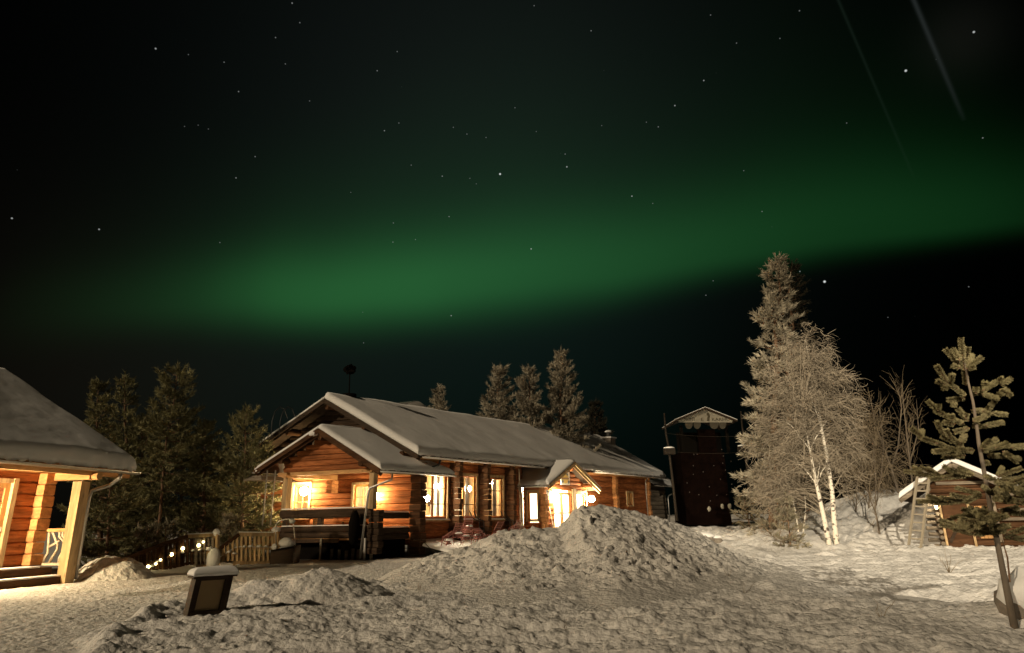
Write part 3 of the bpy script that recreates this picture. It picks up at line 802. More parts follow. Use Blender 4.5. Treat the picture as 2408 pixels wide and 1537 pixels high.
# things standing inside: tables set for dinner
tb = thing('dining_table', 'wooden dining table set with white napkins, seen through the first tall window', 'table', LP(1.6, 1.7, 1.02))
mb = MB(); mb.fbox(I, .8, 2.4, 1.2, 2.1, 1.74, 1.79); mb.build('tabletop', 'post_wood', tb)
for a_, b_ in ((.9, 1.3), (2.3, 1.3), (.9, 2.0), (2.3, 2.0)):
    mb = MB(); mb.fbox(I, a_ - .03, a_ + .03, b_ - .03, b_ + .03, 1.02, 1.738); mb.build('leg', 'post_wood', tb)
for k, a_ in enumerate((1.0, 1.45, 1.95)):
    mb = MB(); p = I(a_, 1.35, 1.90); mb.blob(p, (.09, .09, .13), k, .1); mb.build('napkin', 'white_paint', tb, True)
ch = thing('wooden_chair', 'pale wooden chair inside behind the second tall window', 'chair', LP(4.35, 1.3, 1.02))
mb = MB(); mb.fbox(I, 4.1, 4.6, 1.1, 1.55, 1.50, 1.55); mb.build('seat', 'post_wood', ch)
mb = MB(); mb.fbox(I, 4.1, 4.6, 1.02, 1.08, 1.85, 2.25); mb.build('backrest', 'post_wood', ch)
for a_, b_ in ((4.13, 1.06), (4.57, 1.06), (4.13, 1.5), (4.57, 1.5)):
    mb = MB(); mb.fbox(I, a_ - .025, a_ + .025, b_ - .025, b_ + .025, 1.02, 1.85 if b_ < 1.2 else 1.498); mb.build('leg', 'post_wood', ch)

lamp_thing('glowing white globe lamp hanging inside the first tall window', LP(2.48, .50, 3.42), .19, 'bulb_warm', 'pendant lamp', 'pendant_lamp')
lamp_thing('bright globe hanging lower, seen through the left half of the first tall window', LP(1.80, .62, 2.80), .17, 'bulb_warm', 'pendant lamp', 'pendant_lamp')
lamp_thing('glowing globe lamp hanging inside the middle tall window', LP(5.12, .50, 3.36), .19, 'bulb_warm', 'pendant lamp', 'pendant_lamp')
lamp_thing('small lamp near the ceiling inside the third tall window', LP(7.35, .50, 3.72), .09, 'bulb_warm', 'pendant lamp', 'pendant_lamp')
lamp_thing('lamp hanging inside behind the porch, seen through the left gable window', LP(1.2, 6.5, 3.0), .14, 'bulb_warm', 'pendant lamp', 'pendant_lamp')

# ---- corner porch in front of the gable
PU, PV0, PV1 = -3.0, -.02, 4.80
pf = lambda s, d, w: LP(PU - d, s, w)            # porch front plane
ps = lambda s, d, w: LP(s, PV0 - d, w)           # porch right side
pl = lambda s, d, w: LP(s, PV1 + d, w)           # porch left side
pa, pe, pw = (2.55, 6.08), (-.98, 3.98), (6.10, 4.22)
PO = -3.55
sr = (pa[1] - pe[1]) / (pa[0] - pe[0]); s2 = (pa[1] - pw[1]) / (pw[0] - pa[0])
mb = MB()
roof_slab(mb, [LP(PO, *pe), LP(.0, *pe), LP(.0, *pa), LP(PO, *pa)], .12)
roof_slab(mb, [LP(.004, *pe), LP(1.75, *pe), LP(1.75, -.07, pe[1] + sr * (-.07 - pe[0])), LP(.004, -.07, pe[1] + sr * (-.07 - pe[0]))], .12)
roof_slab(mb, [LP(.0, *pw), LP(PO, *pw), LP(PO, pa[0] + .004, pa[1]), LP(.0, pa[0] + .004, pa[1])], .12)
proof = mb.build('porch_roof', 'board_dark', lodge)
snow_blanket([LP(PO, *pe), LP(-.02, *pe), LP(-.02, *pa), LP(PO, *pa)], .26, 'roof_snow', proof, (70, 40), .06, 3, .05, (1, 0, 1, 0))
snow_blanket([LP(-.02, *pe), LP(1.72, *pe), LP(.5, -.07, pe[1] + sr * .9), LP(-.02, -.07, pe[1] + sr * .9)], .24, 'roof_snow', proof, (40, 14), .06, 5, .05, (1, 1, 0, 0))
snow_blanket([LP(-.02, *pw), LP(PO, *pw), LP(PO, *pa), LP(-.02, *pa)], .26, 'roof_snow', proof, (50, 24), .06, 4, .04, (1, 1, 0, 0))
mb = MB()
for d_, z_ in ((0, 0), (.13, -.12)):
    mb.bar(LP(PO - .03 + d_, pe[0], pe[1] - .1 + z_), LP(PO - .03 + d_, pa[0], pa[1] - .1 + z_), .05, .20); mb.bar(LP(PO - .03 + d_, pw[0], pw[1] - .1 + z_), LP(PO - .03 + d_, pa[0], pa[1] - .1 + z_), .05, .20)
mb.build('verge_board', 'log_dark', proof)
for v_, z_, r_ in ((pa[0], pa[1] - .42, .15), (.20, 4.32, .16), (4.75, 4.62, .15)):
    mb = MB(); mb.tube([LP(PO + .1, v_, z_), LP(-.1, v_, z_)], r_, 10); mb.build('purlin', 'log_dark', proof)
mb = MB(); mb.blob(LP(PO + .05, pa[0] + .3, pa[1] - .28), (.26, .16, .17), 5, .15, flat=.5); mb.build('roof_snow', 'snow_roof', proof, True)
gutter(proof, LP(PO - .05, pe[0] - .1, pe[1] - .08), LP(1.75, pe[0] - .1, pe[1] - .08))
gutter(proof, LP(PO - .05, pw[0] + .1, pw[1] - .08), LP(-.1, pw[0] + .1, pw[1] - .08))
pcl = lambda w: (max(-.05, pa[0] - (pa[1] - .2 - w) / sr), min(4.95, pa[0] + (pa[1] - .2 - w) / s2))
mb = MB(); logs(mb, pf, -.05, 4.95, 4.08, 5.9, 7, clip=pcl, seed=5); mb.build('porch_gable', 'log', lodge)
mb = MB(); mb.fbox(pf, PV0 - .1, 5.25, -.20, .06, 3.90, 4.07); mb.fbox(ps, PU + .07, -.05, -.22, .02, 3.88, 4.16); mb.fbox(pl, PU - .25, -.05, -.28, .0, 3.82, 4.06); mb.build('porch_beam', 'beam_wood', lodge)
mb = MB(); log_stack(mb, pl, -.42, -.02, -.32, .02, 3.12, 3.80, 3, 41); mb.build('bracket_post', 'log_end', lodge)
mb = MB(); mb.fbox(pf, 4.66, 4.92, -.22, .02, 2.34, 3.89); mb.build('porch_post', 'post_wood', lodge)
mb = MB(); mb.fbox(pf, -.20, .06, -.24, .0, 2.22, 3.87); mb.build('porch_post', 'post_wood', lodge)
mb = MB(); log_stack(mb, pf, -.62, -.08, -.24, .10, .25, 2.18, 7, 42); mb.build('railing_post', 'log_black', lodge)
mb = MB(); mb.blob(LP(PU - .36, .42, 1.35), (.26, .24, .80), 3, .10, 14, 10); mb.build('tarp_cover', 'tower_black', lodge, True)
mb = MB(); logs(mb, pf, -.05, 4.95, 1.88, 2.27, 1, back=.26, seed=6); logs(mb, pf, -.05, 4.95, .95, 1.50, 2, back=.26, seed=7)
logs(mb, ps, PU + .1, -.3, 1.80, 2.08, 1, back=.22, seed=8); logs(mb, ps, PU + .1, -.3, .85, 1.38, 2, back=.22, seed=9)
logs(mb, pl, PU, -.1, 1.88, 2.27, 1, back=.2, seed=10); logs(mb, pl, PU, -.1, .95, 1.50, 2, back=.2, seed=11)
for s_ in (.3, 2.6, 4.6): mb.fbox(pf, s_, s_ + .22, -.2, -.03, 1.50, 1.88)
rail = mb.build('porch_railing', 'log_black', lodge)
mb = MB(); mb.fbox(pf, .2, 4.9, -.22, .02, 2.285, 2.34); mb.fbox(pf, .3, 4.8, -.22, .02, 1.505, 1.545); mb.fbox(ps, PU + .3, -.35, -.2, .0, 2.085, 2.13); mb.fbox(ps, PU + .3, -.35, -.2, .0, 1.385, 1.43); mb.build('railing_snow', 'snow_roof', rail)
mb = MB(); mb.fbox(I, PU + .05, -.02, PV0 + .05, PV1 - .05, .86, .94); mb.build('porch_floor', 'beam_wood', lodge)
mb = MB(); mb.fbox(I, PU + .35, -.1, PV0 + .35, PV1 - .3, -.3, .85); mb.fbox(pf, -.02, 4.9, -.34, -.28, -.3, .30); mb.build('foundation', 'tower_black', lodge)
mb = MB(); mb.fbox(pf, 1.5, 4.7, .02, .08, .76, .93); mb.build('ledge', 'log_black', lodge)
for k, v_ in enumerate((.05, .32, .62, .95, 1.35, 1.75, -.35)):
    mb = MB(); mb.fbox(pf, v_, v_ + (.11 if k % 2 else .09), .04, .12, .02, .42 + .04 * (k % 3)); mb.build('skirt_board', 'log_grey', lodge)
for v_ in (2.35, -.02):
    mb = MB(); mb.tube([LP(PU - .16, v_, -.1), LP(PU - .16, v_, .95)], .05, 8); mb.build('support_post', 'white_paint' if v_ > 1 else 'gutter_white', lodge)
downpipe(proof, [LP(PO + .65, pe[0] - .1, pe[1] - .15), LP(PO + .65, pe[0] - .08, pe[1] - .45), LP(PU - .30, -.25, 3.15), LP(PU - .32, -.20, 2.9), LP(PU - .58, -.16, .1)], .055, 'metal_grey')
mb = MB(); mb.hexa([LP(PO - .1, 6.75, 3.72), LP(PO - .1, 5.55, 3.72), LP(-1.6, 5.55, 3.72), LP(-1.6, 6.75, 3.72), LP(PO + .1, 6.42, 3.98), LP(PO + .1, 5.85, 3.98), LP(-1.8, 5.85, 3.98), LP(-1.8, 6.42, 3.98)]); mb.build('eave_canopy', 'log_grey', proof)
mb = MB(); mb.blob(LP(PO + .1, 6.05, 4.16), .17, 8, .12, flat=.5); mb.build('roof_snow', 'snow_roof', proof, True)

lamp_thing('bright lamp on the dark gable wall at the left of the porch', LP(-.42, 6.22, 3.28), .22, 'bulb_porch', wall=LP(-.03, 6.2, 3.3))
lamp_thing('bright lamp on the back wall of the porch, right of the porch post', LP(-.30, 1.95, 2.92), .17, 'bulb_porch', wall=LP(-.03, 1.95, 3.0))

# porch furniture seen through the railing
pt = thing('picnic_table', 'wooden table with crossed legs standing in the porch behind the railing', 'table', LP(-1.5, 1.7, .95))
mb = MB(); mb.fbox(I, -1.9, -1.1, .9, 2.6, 1.66, 1.70); mb.build('tabletop', 'beam_wood', pt)
for v_ in (1.1, 2.4):
    mb = MB(); mb.bar(LP(-1.85, v_, .96), LP(-1.2, v_, 1.65), .06, .09); mb.bar(LP(-1.15, v_ + .07, .96), LP(-1.8, v_ + .07, 1.65), .06, .09); mb.build('leg', 'log_dark', pt)
pc = thing('wooden_chair', 'slatted wooden chair standing in the porch behind the left part of the railing', 'chair', LP(-2.2, 3.7, .95))
mb = MB()
for k in range(5): mb.fbox(I, -2.02, -1.98, 3.45 + k * .11, 3.54 + k * .11, 1.35, 1.98)
mb.build('backrest', 'beam_wood', pc)
mb = MB(); mb.fbox(I, -2.5, -2.03, 3.45, 3.98, 1.36, 1.40); mb.build('seat', 'beam_wood', pc)
for a_, b_ in ((-2.46, 3.48), (-2.46, 3.95), (-2.07, 3.48), (-2.07, 3.95)):
    mb = MB(); mb.fbox(I, a_ - .02, a_ + .02, b_ - .02, b_ + .02, .945, 1.358); mb.build('leg', 'beam_wood', pc)

# ---- entrance gable
EVF, EVV = -1.25, -2.0
ef = lambda s, d, w: LP(s, EVF - d, w); es = lambda s, d, w: LP(9.9 - d, -s, w)
ea, el_, er_ = (12.75, 5.10), (9.40, 3.62), (16.35, 3.55)
mb = MB(); logs(mb, es, .05, 1.2, .6, 3.9, 11, [(.35, 1.0, 1.62, 3.25)], seed=51); mb.build('entrance_wall', 'log', lodge)
mb = MB(); logs(mb, ef, 9.95, 15.8, .6, 3.72, 10, [(11.25, 13.55, .5, 3.30), (14.2, 15.55, 1.7, 3.30)], seed=52)
ecl = lambda w: (ea[0] - (ea[1] - .1 - w) * (ea[0] - el_[0]) / (ea[1] - el_[1]), ea[0] + (ea[1] - .1 - w) * (er_[0] - ea[0]) / (ea[1] - er_[1]))
logs(mb, ef, 10, 15.8, 3.74, 5.0, 5, clip=ecl, seed=53); mb.build('entrance_wall', 'log', lodge)
mb = MB(); log_stack(mb, ef, 9.72, 10.1, -.05, .32, .5, 3.8, 10, 54); mb.build('corner_post', 'log_end', lodge)
mb = MB(); mb.fbox(ef, 13.62, 14.05, .03, .12, 1.0, 3.5); mb.build('door_post', 'post_wood', lodge)
mb = MB()
E0 = lambda u, v, w: LP(u, v, w)
roof_slab(mb, [E0(el_[0], .3, el_[1]), E0(el_[0], EVV, el_[1]), E0(ea[0], EVV, ea[1]), E0(ea[0], 1.4, ea[1])], .12)
roof_slab(mb, [E0(er_[0], EVV, er_[1]), E0(er_[0], .3, er_[1]), E0(ea[0] + .004, 1.4, ea[1]), E0(ea[0] + .004, EVV, ea[1])], .12)
eroof = mb.build('entrance_roof', 'board_dark', lodge)
snow_blanket([E0(el_[0], .1, el_[1]), E0(el_[0], EVV, el_[1]), E0(ea[0], EVV, ea[1]), E0(ea[0], 1.6, ea[1])], .22, 'roof_snow', eroof, (40, 30), .06, 11, .05, (1, 1, 0, 0))
snow_blanket([E0(er_[0], EVV, er_[1]), E0(er_[0], .1, er_[1]), E0(ea[0], 1.6, ea[1]), E0(ea[0], EVV, ea[1])], .22, 'roof_snow', eroof, (40, 30), .06, 12, .05, (1, 0, 1, 0))
mb = MB()
for d_, z_ in ((0, 0), (.12, -.12)):
    mb.bar(E0(el_[0], EVV - .03 + d_, el_[1] - .1 + z_), E0(ea[0], EVV - .03 + d_, ea[1] - .1 + z_), .05, .19); mb.bar(E0(er_[0], EVV - .03 + d_, er_[1] - .1 + z_), E0(ea[0], EVV - .03 + d_, ea[1] - .1 + z_), .05, .19)
mb.build('verge_board', 'post_wood', eroof)
for u_, w_ in ((ea[0], ea[1] - .42), (10.35, 3.78), (15.2, 3.72)):
    mb = MB(); mb.tube([E0(u_, EVV + .1, w_), E0(u_, -.9, w_)], .15, 10); mb.build('purlin', 'log', eroof)
gutter(eroof, E0(el_[0] - .1, EVV, el_[1] - .06), E0(el_[0] - .1, .2, el_[1] - .06))
downpipe(lodge, [E0(9.35, .05, 3.5), E0(9.5, -.1, 3.3), E0(9.62, -.12, 3.1), E0(9.62, -.12, .8)], .045)
window(lodge, es, .35, 1.0, 1.62, 3.25, (), (), .08, 'door_wood', -.10, .12)
window(lodge, ef, 14.2, 15.55, 1.7, 3.30, (), (), .09, 'door_wood', -.10, .12)
# glazed double door
dr = None
for a_, b_ in ((11.3, 12.38), (12.42, 13.5)):
    mb = MB(); f_ = .13
    mb.fbox(ef, a_, a_ + f_, -.1, -.04, 1.0, 3.25); mb.fbox(ef, b_ - f_, b_, -.1, -.04, 1.0, 3.25); mb.fbox(ef, a_ + f_, b_ - f_, -.1, -.04, 3.12, 3.25); mb.fbox(ef, a_ + f_, b_ - f_, -.1, -.04, 1.0, 1.22); mb.fbox(ef, a_ + f_, b_ - f_, -.098, -.05, 2.0, 2.08)
    d_ = mb.build('door', 'door_wood', lodge)
    mb = MB(); mb.add([ef(a_ + .05, -.07, 1.1), ef(b_ - .05, -.07, 1.1), ef(b_ - .05, -.07, 3.2), ef(a_ + .05, -.07, 3.2)], [(0, 1, 2, 3)]); mb.build('pane', 'glass', d_)
    mb = MB(); hx = b_ - .1 if a_ < 12 else a_ + .1; mb.tube([ef(hx, -.02, 1.85), ef(hx, .02, 1.85), ef(hx, .02, 2.15), ef(hx, -.02, 2.15)], .015, 6); mb.build('handle', 'metal_grey', d_)
# lit hall inside
mb = MB(); mb.add([E0(10.0, 2.6, .95), E0(15.75, 2.6, .95), E0(15.75, 2.6, 3.7), E0(10.0, 2.6, 3.7), E0(10.0, EVF + .22, .95), E0(15.75, EVF + .22, .95), E0(15.75, EVF + .22, 3.7), E0(10.0, EVF + .22, 3.7)],
                  [(0, 1, 2, 3), (4, 5, 1, 0), (3, 2, 6, 7), (1, 5, 6, 2)]); mb.build('interior_wall', 'interior_white', lodge)
mb = MB(); mb.fbox(E0, 12.55, 13.0, 1.3, 1.5, .96, 2.6); mb.fbox(E0, 11.5, 11.8, 2.3, 2.5, 1.6, 2.5); mb.build('cupboard', 'interior_wood', lodge)
for k, u_ in enumerate((10.6, 12.0, 13.4, 14.9)):
    o = thing('ceiling_light', ['round ceiling light in the entrance hall behind the side window', 'round ceiling light just inside the left leaf of the entrance door', 'round ceiling light just inside the right leaf of the entrance door', 'round ceiling light inside the window right of the entrance door'][k], 'ceiling light', E0(u_, .6, 3.55), 'ceiling lights in the entrance hall')
    mb = MB(); mb.blob(E0(u_, .4, 3.50), (.26, .26, .10), k, 0, 14, 8); mb.build('globe', 'bulb_warm', o, True)
    mb = MB(); mb.tube([E0(u_, .4, 3.58), E0(u_, .4, 3.69)], .08, 10); mb.build('bracket', 'white_paint', o)
lamp_thing('big bright white lamp left of the entrance door', E0(11.08, EVF - .30, 3.02), .20, 'bulb_cool', wall=E0(11.08, EVF - .03, 3.05))
lamp_thing('big bright white lamp at the right corner of the entrance, just above the heap', E0(15.75, EVF - .34, 2.92), .22, 'bulb_cool', wall=E0(15.7, EVF - .03, 3.0))
# sign over the entrance: white board, yellow disc, brown word band and three dark leaf marks
sg = thing('hanging_sign', 'white board with a yellow disc and brown band fixed above the entrance', 'sign', E0(12.66, EVF - .12, 3.75))
sf = lambda s, d, w: ef(12.07 + s * 1.16, .09 + d, 3.72 + w * .80)
mb = MB(); mb.fbox(sf, 0, 1, 0, .05, 0, 1); mb.build('board', 'white_paint', sg)
material('sign_yellow', (.62, .44, .12), .6); material('sign_brown', (.26, .15, .08), .7); material('sign_blue', (.10, .12, .16), .7)
mb = MB(); nn = 28; mb.add([sf(.47 + .36 * math.cos(2 * math.pi * i / nn), .056, .50 + .41 * math.sin(2 * math.pi * i / nn)) for i in range(nn)], [tuple(range(nn))]); mb.build('disc', 'sign_yellow', sg)
mb = MB(); mb.add([sf(.08, .061, .40), sf(.9, .061, .41), sf(.9, .061, .55), sf(.08, .061, .54)], [(0, 1, 2, 3)]); mb.build('word_band', 'sign_brown', sg)
mb = MB()
for cx, cy, a_, b_ in ((.70, .80, .09, .09), (.17, .24, .09, .10), (.84, .22, .10, .12)):
    mb = MB(); mb.add([sf(cx + a_ * math.cos(2 * math.pi * i / 12) * (1 + .25 * (i % 2)), .064, cy + b_ * math.sin(2 * math.pi * i / 12) * (1 + .25 * (i % 2))) for i in range(12)], [tuple(range(12))]); mb.build('emblem', 'sign_blue', sg)
sh = thing('shield_sign', 'small white shield shaped sign on the log corner beside the entrance', 'sign', ef(9.98, .34, 3.1))
kf = lambda s, d, w: ef(9.82 + s * .34, .335 + d, 3.02 + w * .32)
mb = MB(); pts = [(0, 1), (1, 1), (1, .45), (.5, 0), (0, .45)]
mb.add([kf(a, 0, b) for a, b in pts] + [kf(a, .02, b) for a, b in pts], [(0, 1, 2, 3, 4), (9, 8, 7, 6, 5)] + [(i, (i + 1) % 5, 5 + (i + 1) % 5, 5 + i) for i in range(5)]); mb.build('board', 'white_paint', sh)
mb = MB(); mb.fbox(kf, .2, .8, .022, .026, .62, .82); mb.build('mark', 'sign_blue', sh)
# tall pale pole and ski leaning by the buttress and door
o = thing('wooden_pole', 'tall pale wooden pole standing against the last log buttress', 'pole', LP(8.3, -.72, .2))
mb = MB(); mb.tube([LP(8.42, -.78, .1), LP(8.40, -.72, 1.6), LP(8.36, -.70, 4.55)], [.07, .065, .045], 8); mb.build('pole', 'bleached', o, True)
for k, (u_, lab) in enumerate(((10.62, 'pale ski leaning on the wall left of the entrance door'), (10.42, 'red ski leaning on the wall left of the entrance door'))):
    o = thing('ski', lab, 'ski', ef(u_, .3, .9)); mb = MB(); mb.bar(ef(u_, .34, .95), ef(u_ - .06 * (1 if k else -.4), .06, 2.35 - .35 * k), .09, .03); mb.build('ski_blade', 'bleached' if k == 0 else 'red_paint', o)
o = thing('blue_jacket', 'small bright blue jacket hanging behind the narrow window left of the entrance', 'jacket', E0(10.45, -.7, 2.0))
material('blue_cloth', (.02, .16, .55), .8); mb = MB(); mb.blob(E0(10.55, -.75, 2.25), (.16, .14, .30), 2, .15); mb.build('fabric', 'blue_cloth', o, True)

# ---- annex at the far end
mb = MB(); AF = lambda s, d, w: LP(s, .95 - d, w); logs(mb, AF, U1 + .02, 36.4, .4, 4.35, 12, [(34.9, 35.9, 3.35, 3.75)], seed=61); mb.build('annex_wall', 'log_grey', lodge)
mb = MB(); mb.fbox(lambda a, b, c: LP(a, b, c), 36.3, 36.4, 1.0, 5.0, .4, 4.3); mb.build('back_wall', 'log_grey', lodge)
mb = MB(); roof_slab(mb, [LP(31.7, .25, 4.32), LP(39.4, .25, 4.25), LP(37.6, 3.4, 5.35), LP(31.7, 3.4, 5.35)], .12); ar = mb.build('annex_roof', 'board_dark', lodge)
snow_blanket([LP(31.7, .25, 4.32), LP(39.4, .25, 4.25), LP(37.6, 3.4, 5.35), LP(31.7, 3.4, 5.35)], .34, 'roof_snow', ar, (60, 20), .08, 14, .10, (1, 1, 0, 0))
gutter(ar, LP(31.7, .15, 4.24), LP(39.2, .15, 4.17)); downpipe(ar, [LP(38.2, .2, 4.1), LP(37.9, .4, 3.85), LP(36.5, .7, 3.5), LP(36.4, .75, 3.3), LP(36.4, .75, .6)], .06)
o = thing('handrail', 'bent metal handrail by the downpipe of the annex', 'handrail', LP(35.3, .3, .9))
mb = MB(); mb.tube([LP(34.4, .2, .7), LP(34.5, .2, 1.75), LP(34.8, .2, 1.9), LP(36.5, .2, 1.9), LP(36.9, .2, 1.75), LP(37.4, .2, .7)], .035, 6); mb.build('rail', 'metal_grey', o, True)

# chimneys and vents
mb = MB(); mb.fbox(I, 6.0, 7.0, 5.0, 5.9, 7.4, 8.35); chm = mb.build('chimney', 'board_dark', roof)
mb = MB(); vs = []
for k in range(9):
    t_ = k / 8; vs += [LP(5.6 + 1.8 * t_, 4.95, 8.5 + .28 * math.sin(math.pi * t_)), LP(5.6 + 1.8 * t_, 5.95, 8.5 + .28 * math.sin(math.pi * t_))]
mb.add(vs, [(2 * k, 2 * k + 2, 2 * k + 3, 2 * k + 1) for k in range(8)]); mb.build('cowl', 'metal_grey', chm)
mb = MB(); mb.fbox(I, 30.2, 31.2, 3.2, 4.0, 6.9, 8.02); chm = mb.build('chimney', 'stone', roof)
mb = MB(); mb.fbox(I, 30.1, 31.3, 3.1, 4.1, 8.025, 8.13); mb.blob(LP(30.7, 3.6, 8.55), (.33, .33, .16), 3, .1, flat=.6); mb.build('chimney_snow', 'snow_roof', chm)
mb = MB(); mb.tube([LP(30.7, 3.6, 8.13), LP(30.7, 3.6, 8.5)], .2, 10); mb.build('flue', 'metal_dark', chm)
for u_, v_, h_, r_ in ((10.9, 5.0, .62, .16), (15.0, 5.0, .70, .19), (29.3, 4.6, .72, .2)):
    mb = MB(); mb.tube([LP(u_, v_, 7.8), LP(u_, v_, 7.95 + h_ * .8)], r_, 10); mb.build('vent_pipe', 'metal_dark', roof, True)
o = thing('stovepipe', 'thin dark stovepipe with a ragged black cap rising above the lodge ridge', 'stovepipe', LP(.86, 5.0, 7.9))
mb = MB(); mb.tube([LP(.95, 5.0, 7.8), LP(.95, 5.0, 8.55), LP(.93, 5.0, 8.6), LP(.90, 5.0, 9.75)], [.42, .40, .035, .03], 10); mb.build('pipe', 'tower_black', o, True)
mb = MB(); mb.blob(LP(.88, 5.0, 9.95), (.30, .27, .23), 9, .45, 12, 8); mb.build('cap', 'tower_black', o)
# ladders on the gable end
o = thing('wall_ladder', 'long metal ladder standing on the dark gable left of the porch', 'ladder', at(626, 1236, 31.0))
a0, a1, b0, b1 = at(629, 1107, 31.6), at(617, 1236, 31.0), at(648, 1107, 31.7), at(636, 1236, 31.1)
for p, q in ((a0, a1), (b0, b1)):
    mb = MB(); mb.tube([p, q], .03, 6); mb.build('rail', 'metal_grey', o)
for t_ in (.1, .28, .46, .64, .82):
    mb = MB(); mb.tube([a0 + (a1 - a0) * t_, b0 + (b1 - b0) * t_], .02, 6); mb.build('rung', 'metal_grey', o)
o = thing('roof_ladder', 'ladder rails curving over the left roof edge of the lodge', 'ladder', at(645, 1020, 33))
for dx in (0, 19):
    mb = MB(); mb.tube([at(637 + dx, 1030, 33), at(640 + dx, 990, 33.2), at(647 + dx, 968, 33.3), at(658 + dx, 957, 33.6), at(668 + dx, 962, 34.2), at(676 + dx, 984, 35)], .022, 6); mb.build('rail', 'metal_dark', o, True)

# ---- folded garden furniture piled under the tall windows
def slat_chair(loc, rot, tilt, label, mat='red_paint', snow=True):
    o = thing('folding_chair', label, 'chair', loc, 'folded red garden chairs under the windows' if mat == 'red_paint' else None)
    Rm = Matrix.Rotation(rot, 3, 'Z') @ Matrix.Rotation(tilt, 3, 'Y')
    fn = lambda a, b, c: np.array(loc) + np.array(Rm @ Vector((a, b, c)))
    mb = MB()
    for k in range(5): mb.fbox(fn, -.02, .0, -.2, .2, .52 + k * .1, .555 + k * .1)
    for s_ in (-.21, .21): mb.fbox(fn, -.035, -.005, s_ - .018, s_ + .018, .42, 1.0)
    mb.build('backrest', mat, o)
    mb = MB()
    for k in range(4): mb.fbox(fn, .02 + k * .1, .065 + k * .1, -.2, .2, .43, .455)
    mb.build('seat', mat, o)
    for s_ in (-.22, .22):
        mb = MB(); mb.bar(fn(-.05, s_, .45), fn(.42, s_ * .98, 0), .03, .03); mb.build('leg', mat, o)
        mb = MB(); mb.bar(fn(.40, s_ * .9, .45), fn(-.08, s_ * .9, 0), .03, .03); mb.build('leg', mat, o)
    if snow:
        mb = MB(); mb.blob(fn(.2, 0, .49), (.19, .18, .07), 4, .2, flat=.7); mb.build('snow_cap', 'snow_roof', o, True)
    return o


g = np.random.default_rng(5); CH = []
words = ['at the corner end of the pile', 'second from the lodge corner', 'third from the lodge corner', 'under the gap between the first two windows', 'before the second log buttress', 'under the middle window', 'fourth from the entrance end', 'third from the entrance end', 'second from the entrance end', 'nearest the entrance']
for k in range(10):
    u_ = .45 + k * .72; loc = LP(u_, -1.15 - .30 * (k % 3), .68 + .10 * (k % 2) + .25 * (k in (3, 4, 7)))
    slat_chair(loc, math.radians(-60 + g.uniform(-50, 50)), math.radians(48 + g.uniform(-22, 22)), 'tilted red slatted garden chair, ' + words[k])
slat_chair(LP(8.0, -.95, .55), math.radians(-120), math.radians(8), 'pale garden chair beside the tall wooden pole', 'bleached')
for k, (u_, lab) in enumerate(((3.4, 'dark bent steel chair frame upside down before the second tall window'), (6.3, 'dark bent steel chair frame upside down before the third tall window'))):
    o = thing('chair_frame', lab, 'chair frame', LP(u_, -.9, 1.2))
    for dx in (0, .38):
        mb = MB(); mb.tube([LP(u_ + dx, -.75, 2.15), LP(u_ + dx, -.9, 1.85), LP(u_ + dx + .1, -1.0, 1.7), LP(u_ + dx + .5, -1.0, 1.62), LP(u_ + dx + .6, -1.0, .6)], .03, 6); mb.build('leg', 'metal_dark', o, True)
for k in range(3):
    u_ = 1.9 + 1.6 * k
    o = thing('lattice_panel', ['grey lattice panel leaning below the first tall window', 'grey lattice panel leaning below the middle tall window', 'grey lattice panel leaning below the third tall window'][k], 'lattice panel', LP(u_, -1.9, .05), 'lattice panels below the windows')
    mb = MB(); A0 = LP(u_, -2.5, .12); du = LP(u_ + 1.5, -2.5, .12) - A0; dw = LP(u_ + .5, -1.8, .95) - A0
    for q_ in range(9): mb.bar(A0 + du * q_ / 8, A0 + du * min(1, q_ / 8 + .02) + dw + du * (-.25 if q_ > 2 else 0), .03, .03)
    for q_ in range(5): mb.bar(A0 + dw * (.08 + q_ * .21), A0 + du * .8 + dw * (.08 + q_ * .21), .028, .028)
    mb.build('lattice', 'bleached' if k else 'red_paint', o)
mb = MB(); P = [LP(-.1, -2.8, .0), LP(8.6, -2.8, .0), LP(8.6, -.02, .62), LP(-.1, -.02, .62)]
o = snow_blanket(P, .18, 'snow_drift', None, (90, 30), .02, 17, .02, (1, 0, 1, 0)); tag(o, 'low drift of snow along the wall under the tall windows', None, None, 'stuff')
o = thing('snow_shovel', 'dark shovel leaning by the log corner of the lodge', 'shovel', LP(-.3, -1.3, 0))
mb = MB(); mb.tube([LP(-.6, -.7, 1.0), LP(-.1, -1.35, .12)], .02, 6); mb.build('handle', 'board_dark', o); mb = MB(); mb.bar(LP(-.2, -1.25, .3), LP(.1, -1.6, .02), .32, .03); mb.build('blade', 'metal_dark', o)

# ------------------------------------------------------------------ near cabin at the left
KP = gnd(155, 1372); KP[2] = 0
_k = math.radians(12.7); ke = np.array([math.sin(_k), math.cos(_k), 0]); kn = np.array([ke[1], -ke[0], 0])
K = lambda e, n, w: KP + e * ke + n * kn + np.array([0, 0, w])
kfr = lambda s, d, w: K(s, -1.25 + d, w)
cabin = thing('log_cabin', 'near log cabin at the left edge with thick roof snow, lit wall and corner post', 'cabin', KP)
mb = MB(); logs(mb, kfr, -7.5, -.05, .5, 3.25, 8, [(-2.42, -1.12, .5, 2.95)], bulge=.03, seed=71); mb.build('wall', 'log', cabin)
mb = MB(); logs(mb, lambda s, d, w: K(-.15 + d, s, w), -9.5, -1.28, .5, 3.25, 8, bulge=.03, seed=72); mb.build('wall', 'log', cabin)
mb = MB(); log_stack(mb, kfr, -.46, -.06, .03, .32, .5, 3.2, 8, 73, .022); mb.build('corner_post', 'log_end', cabin)
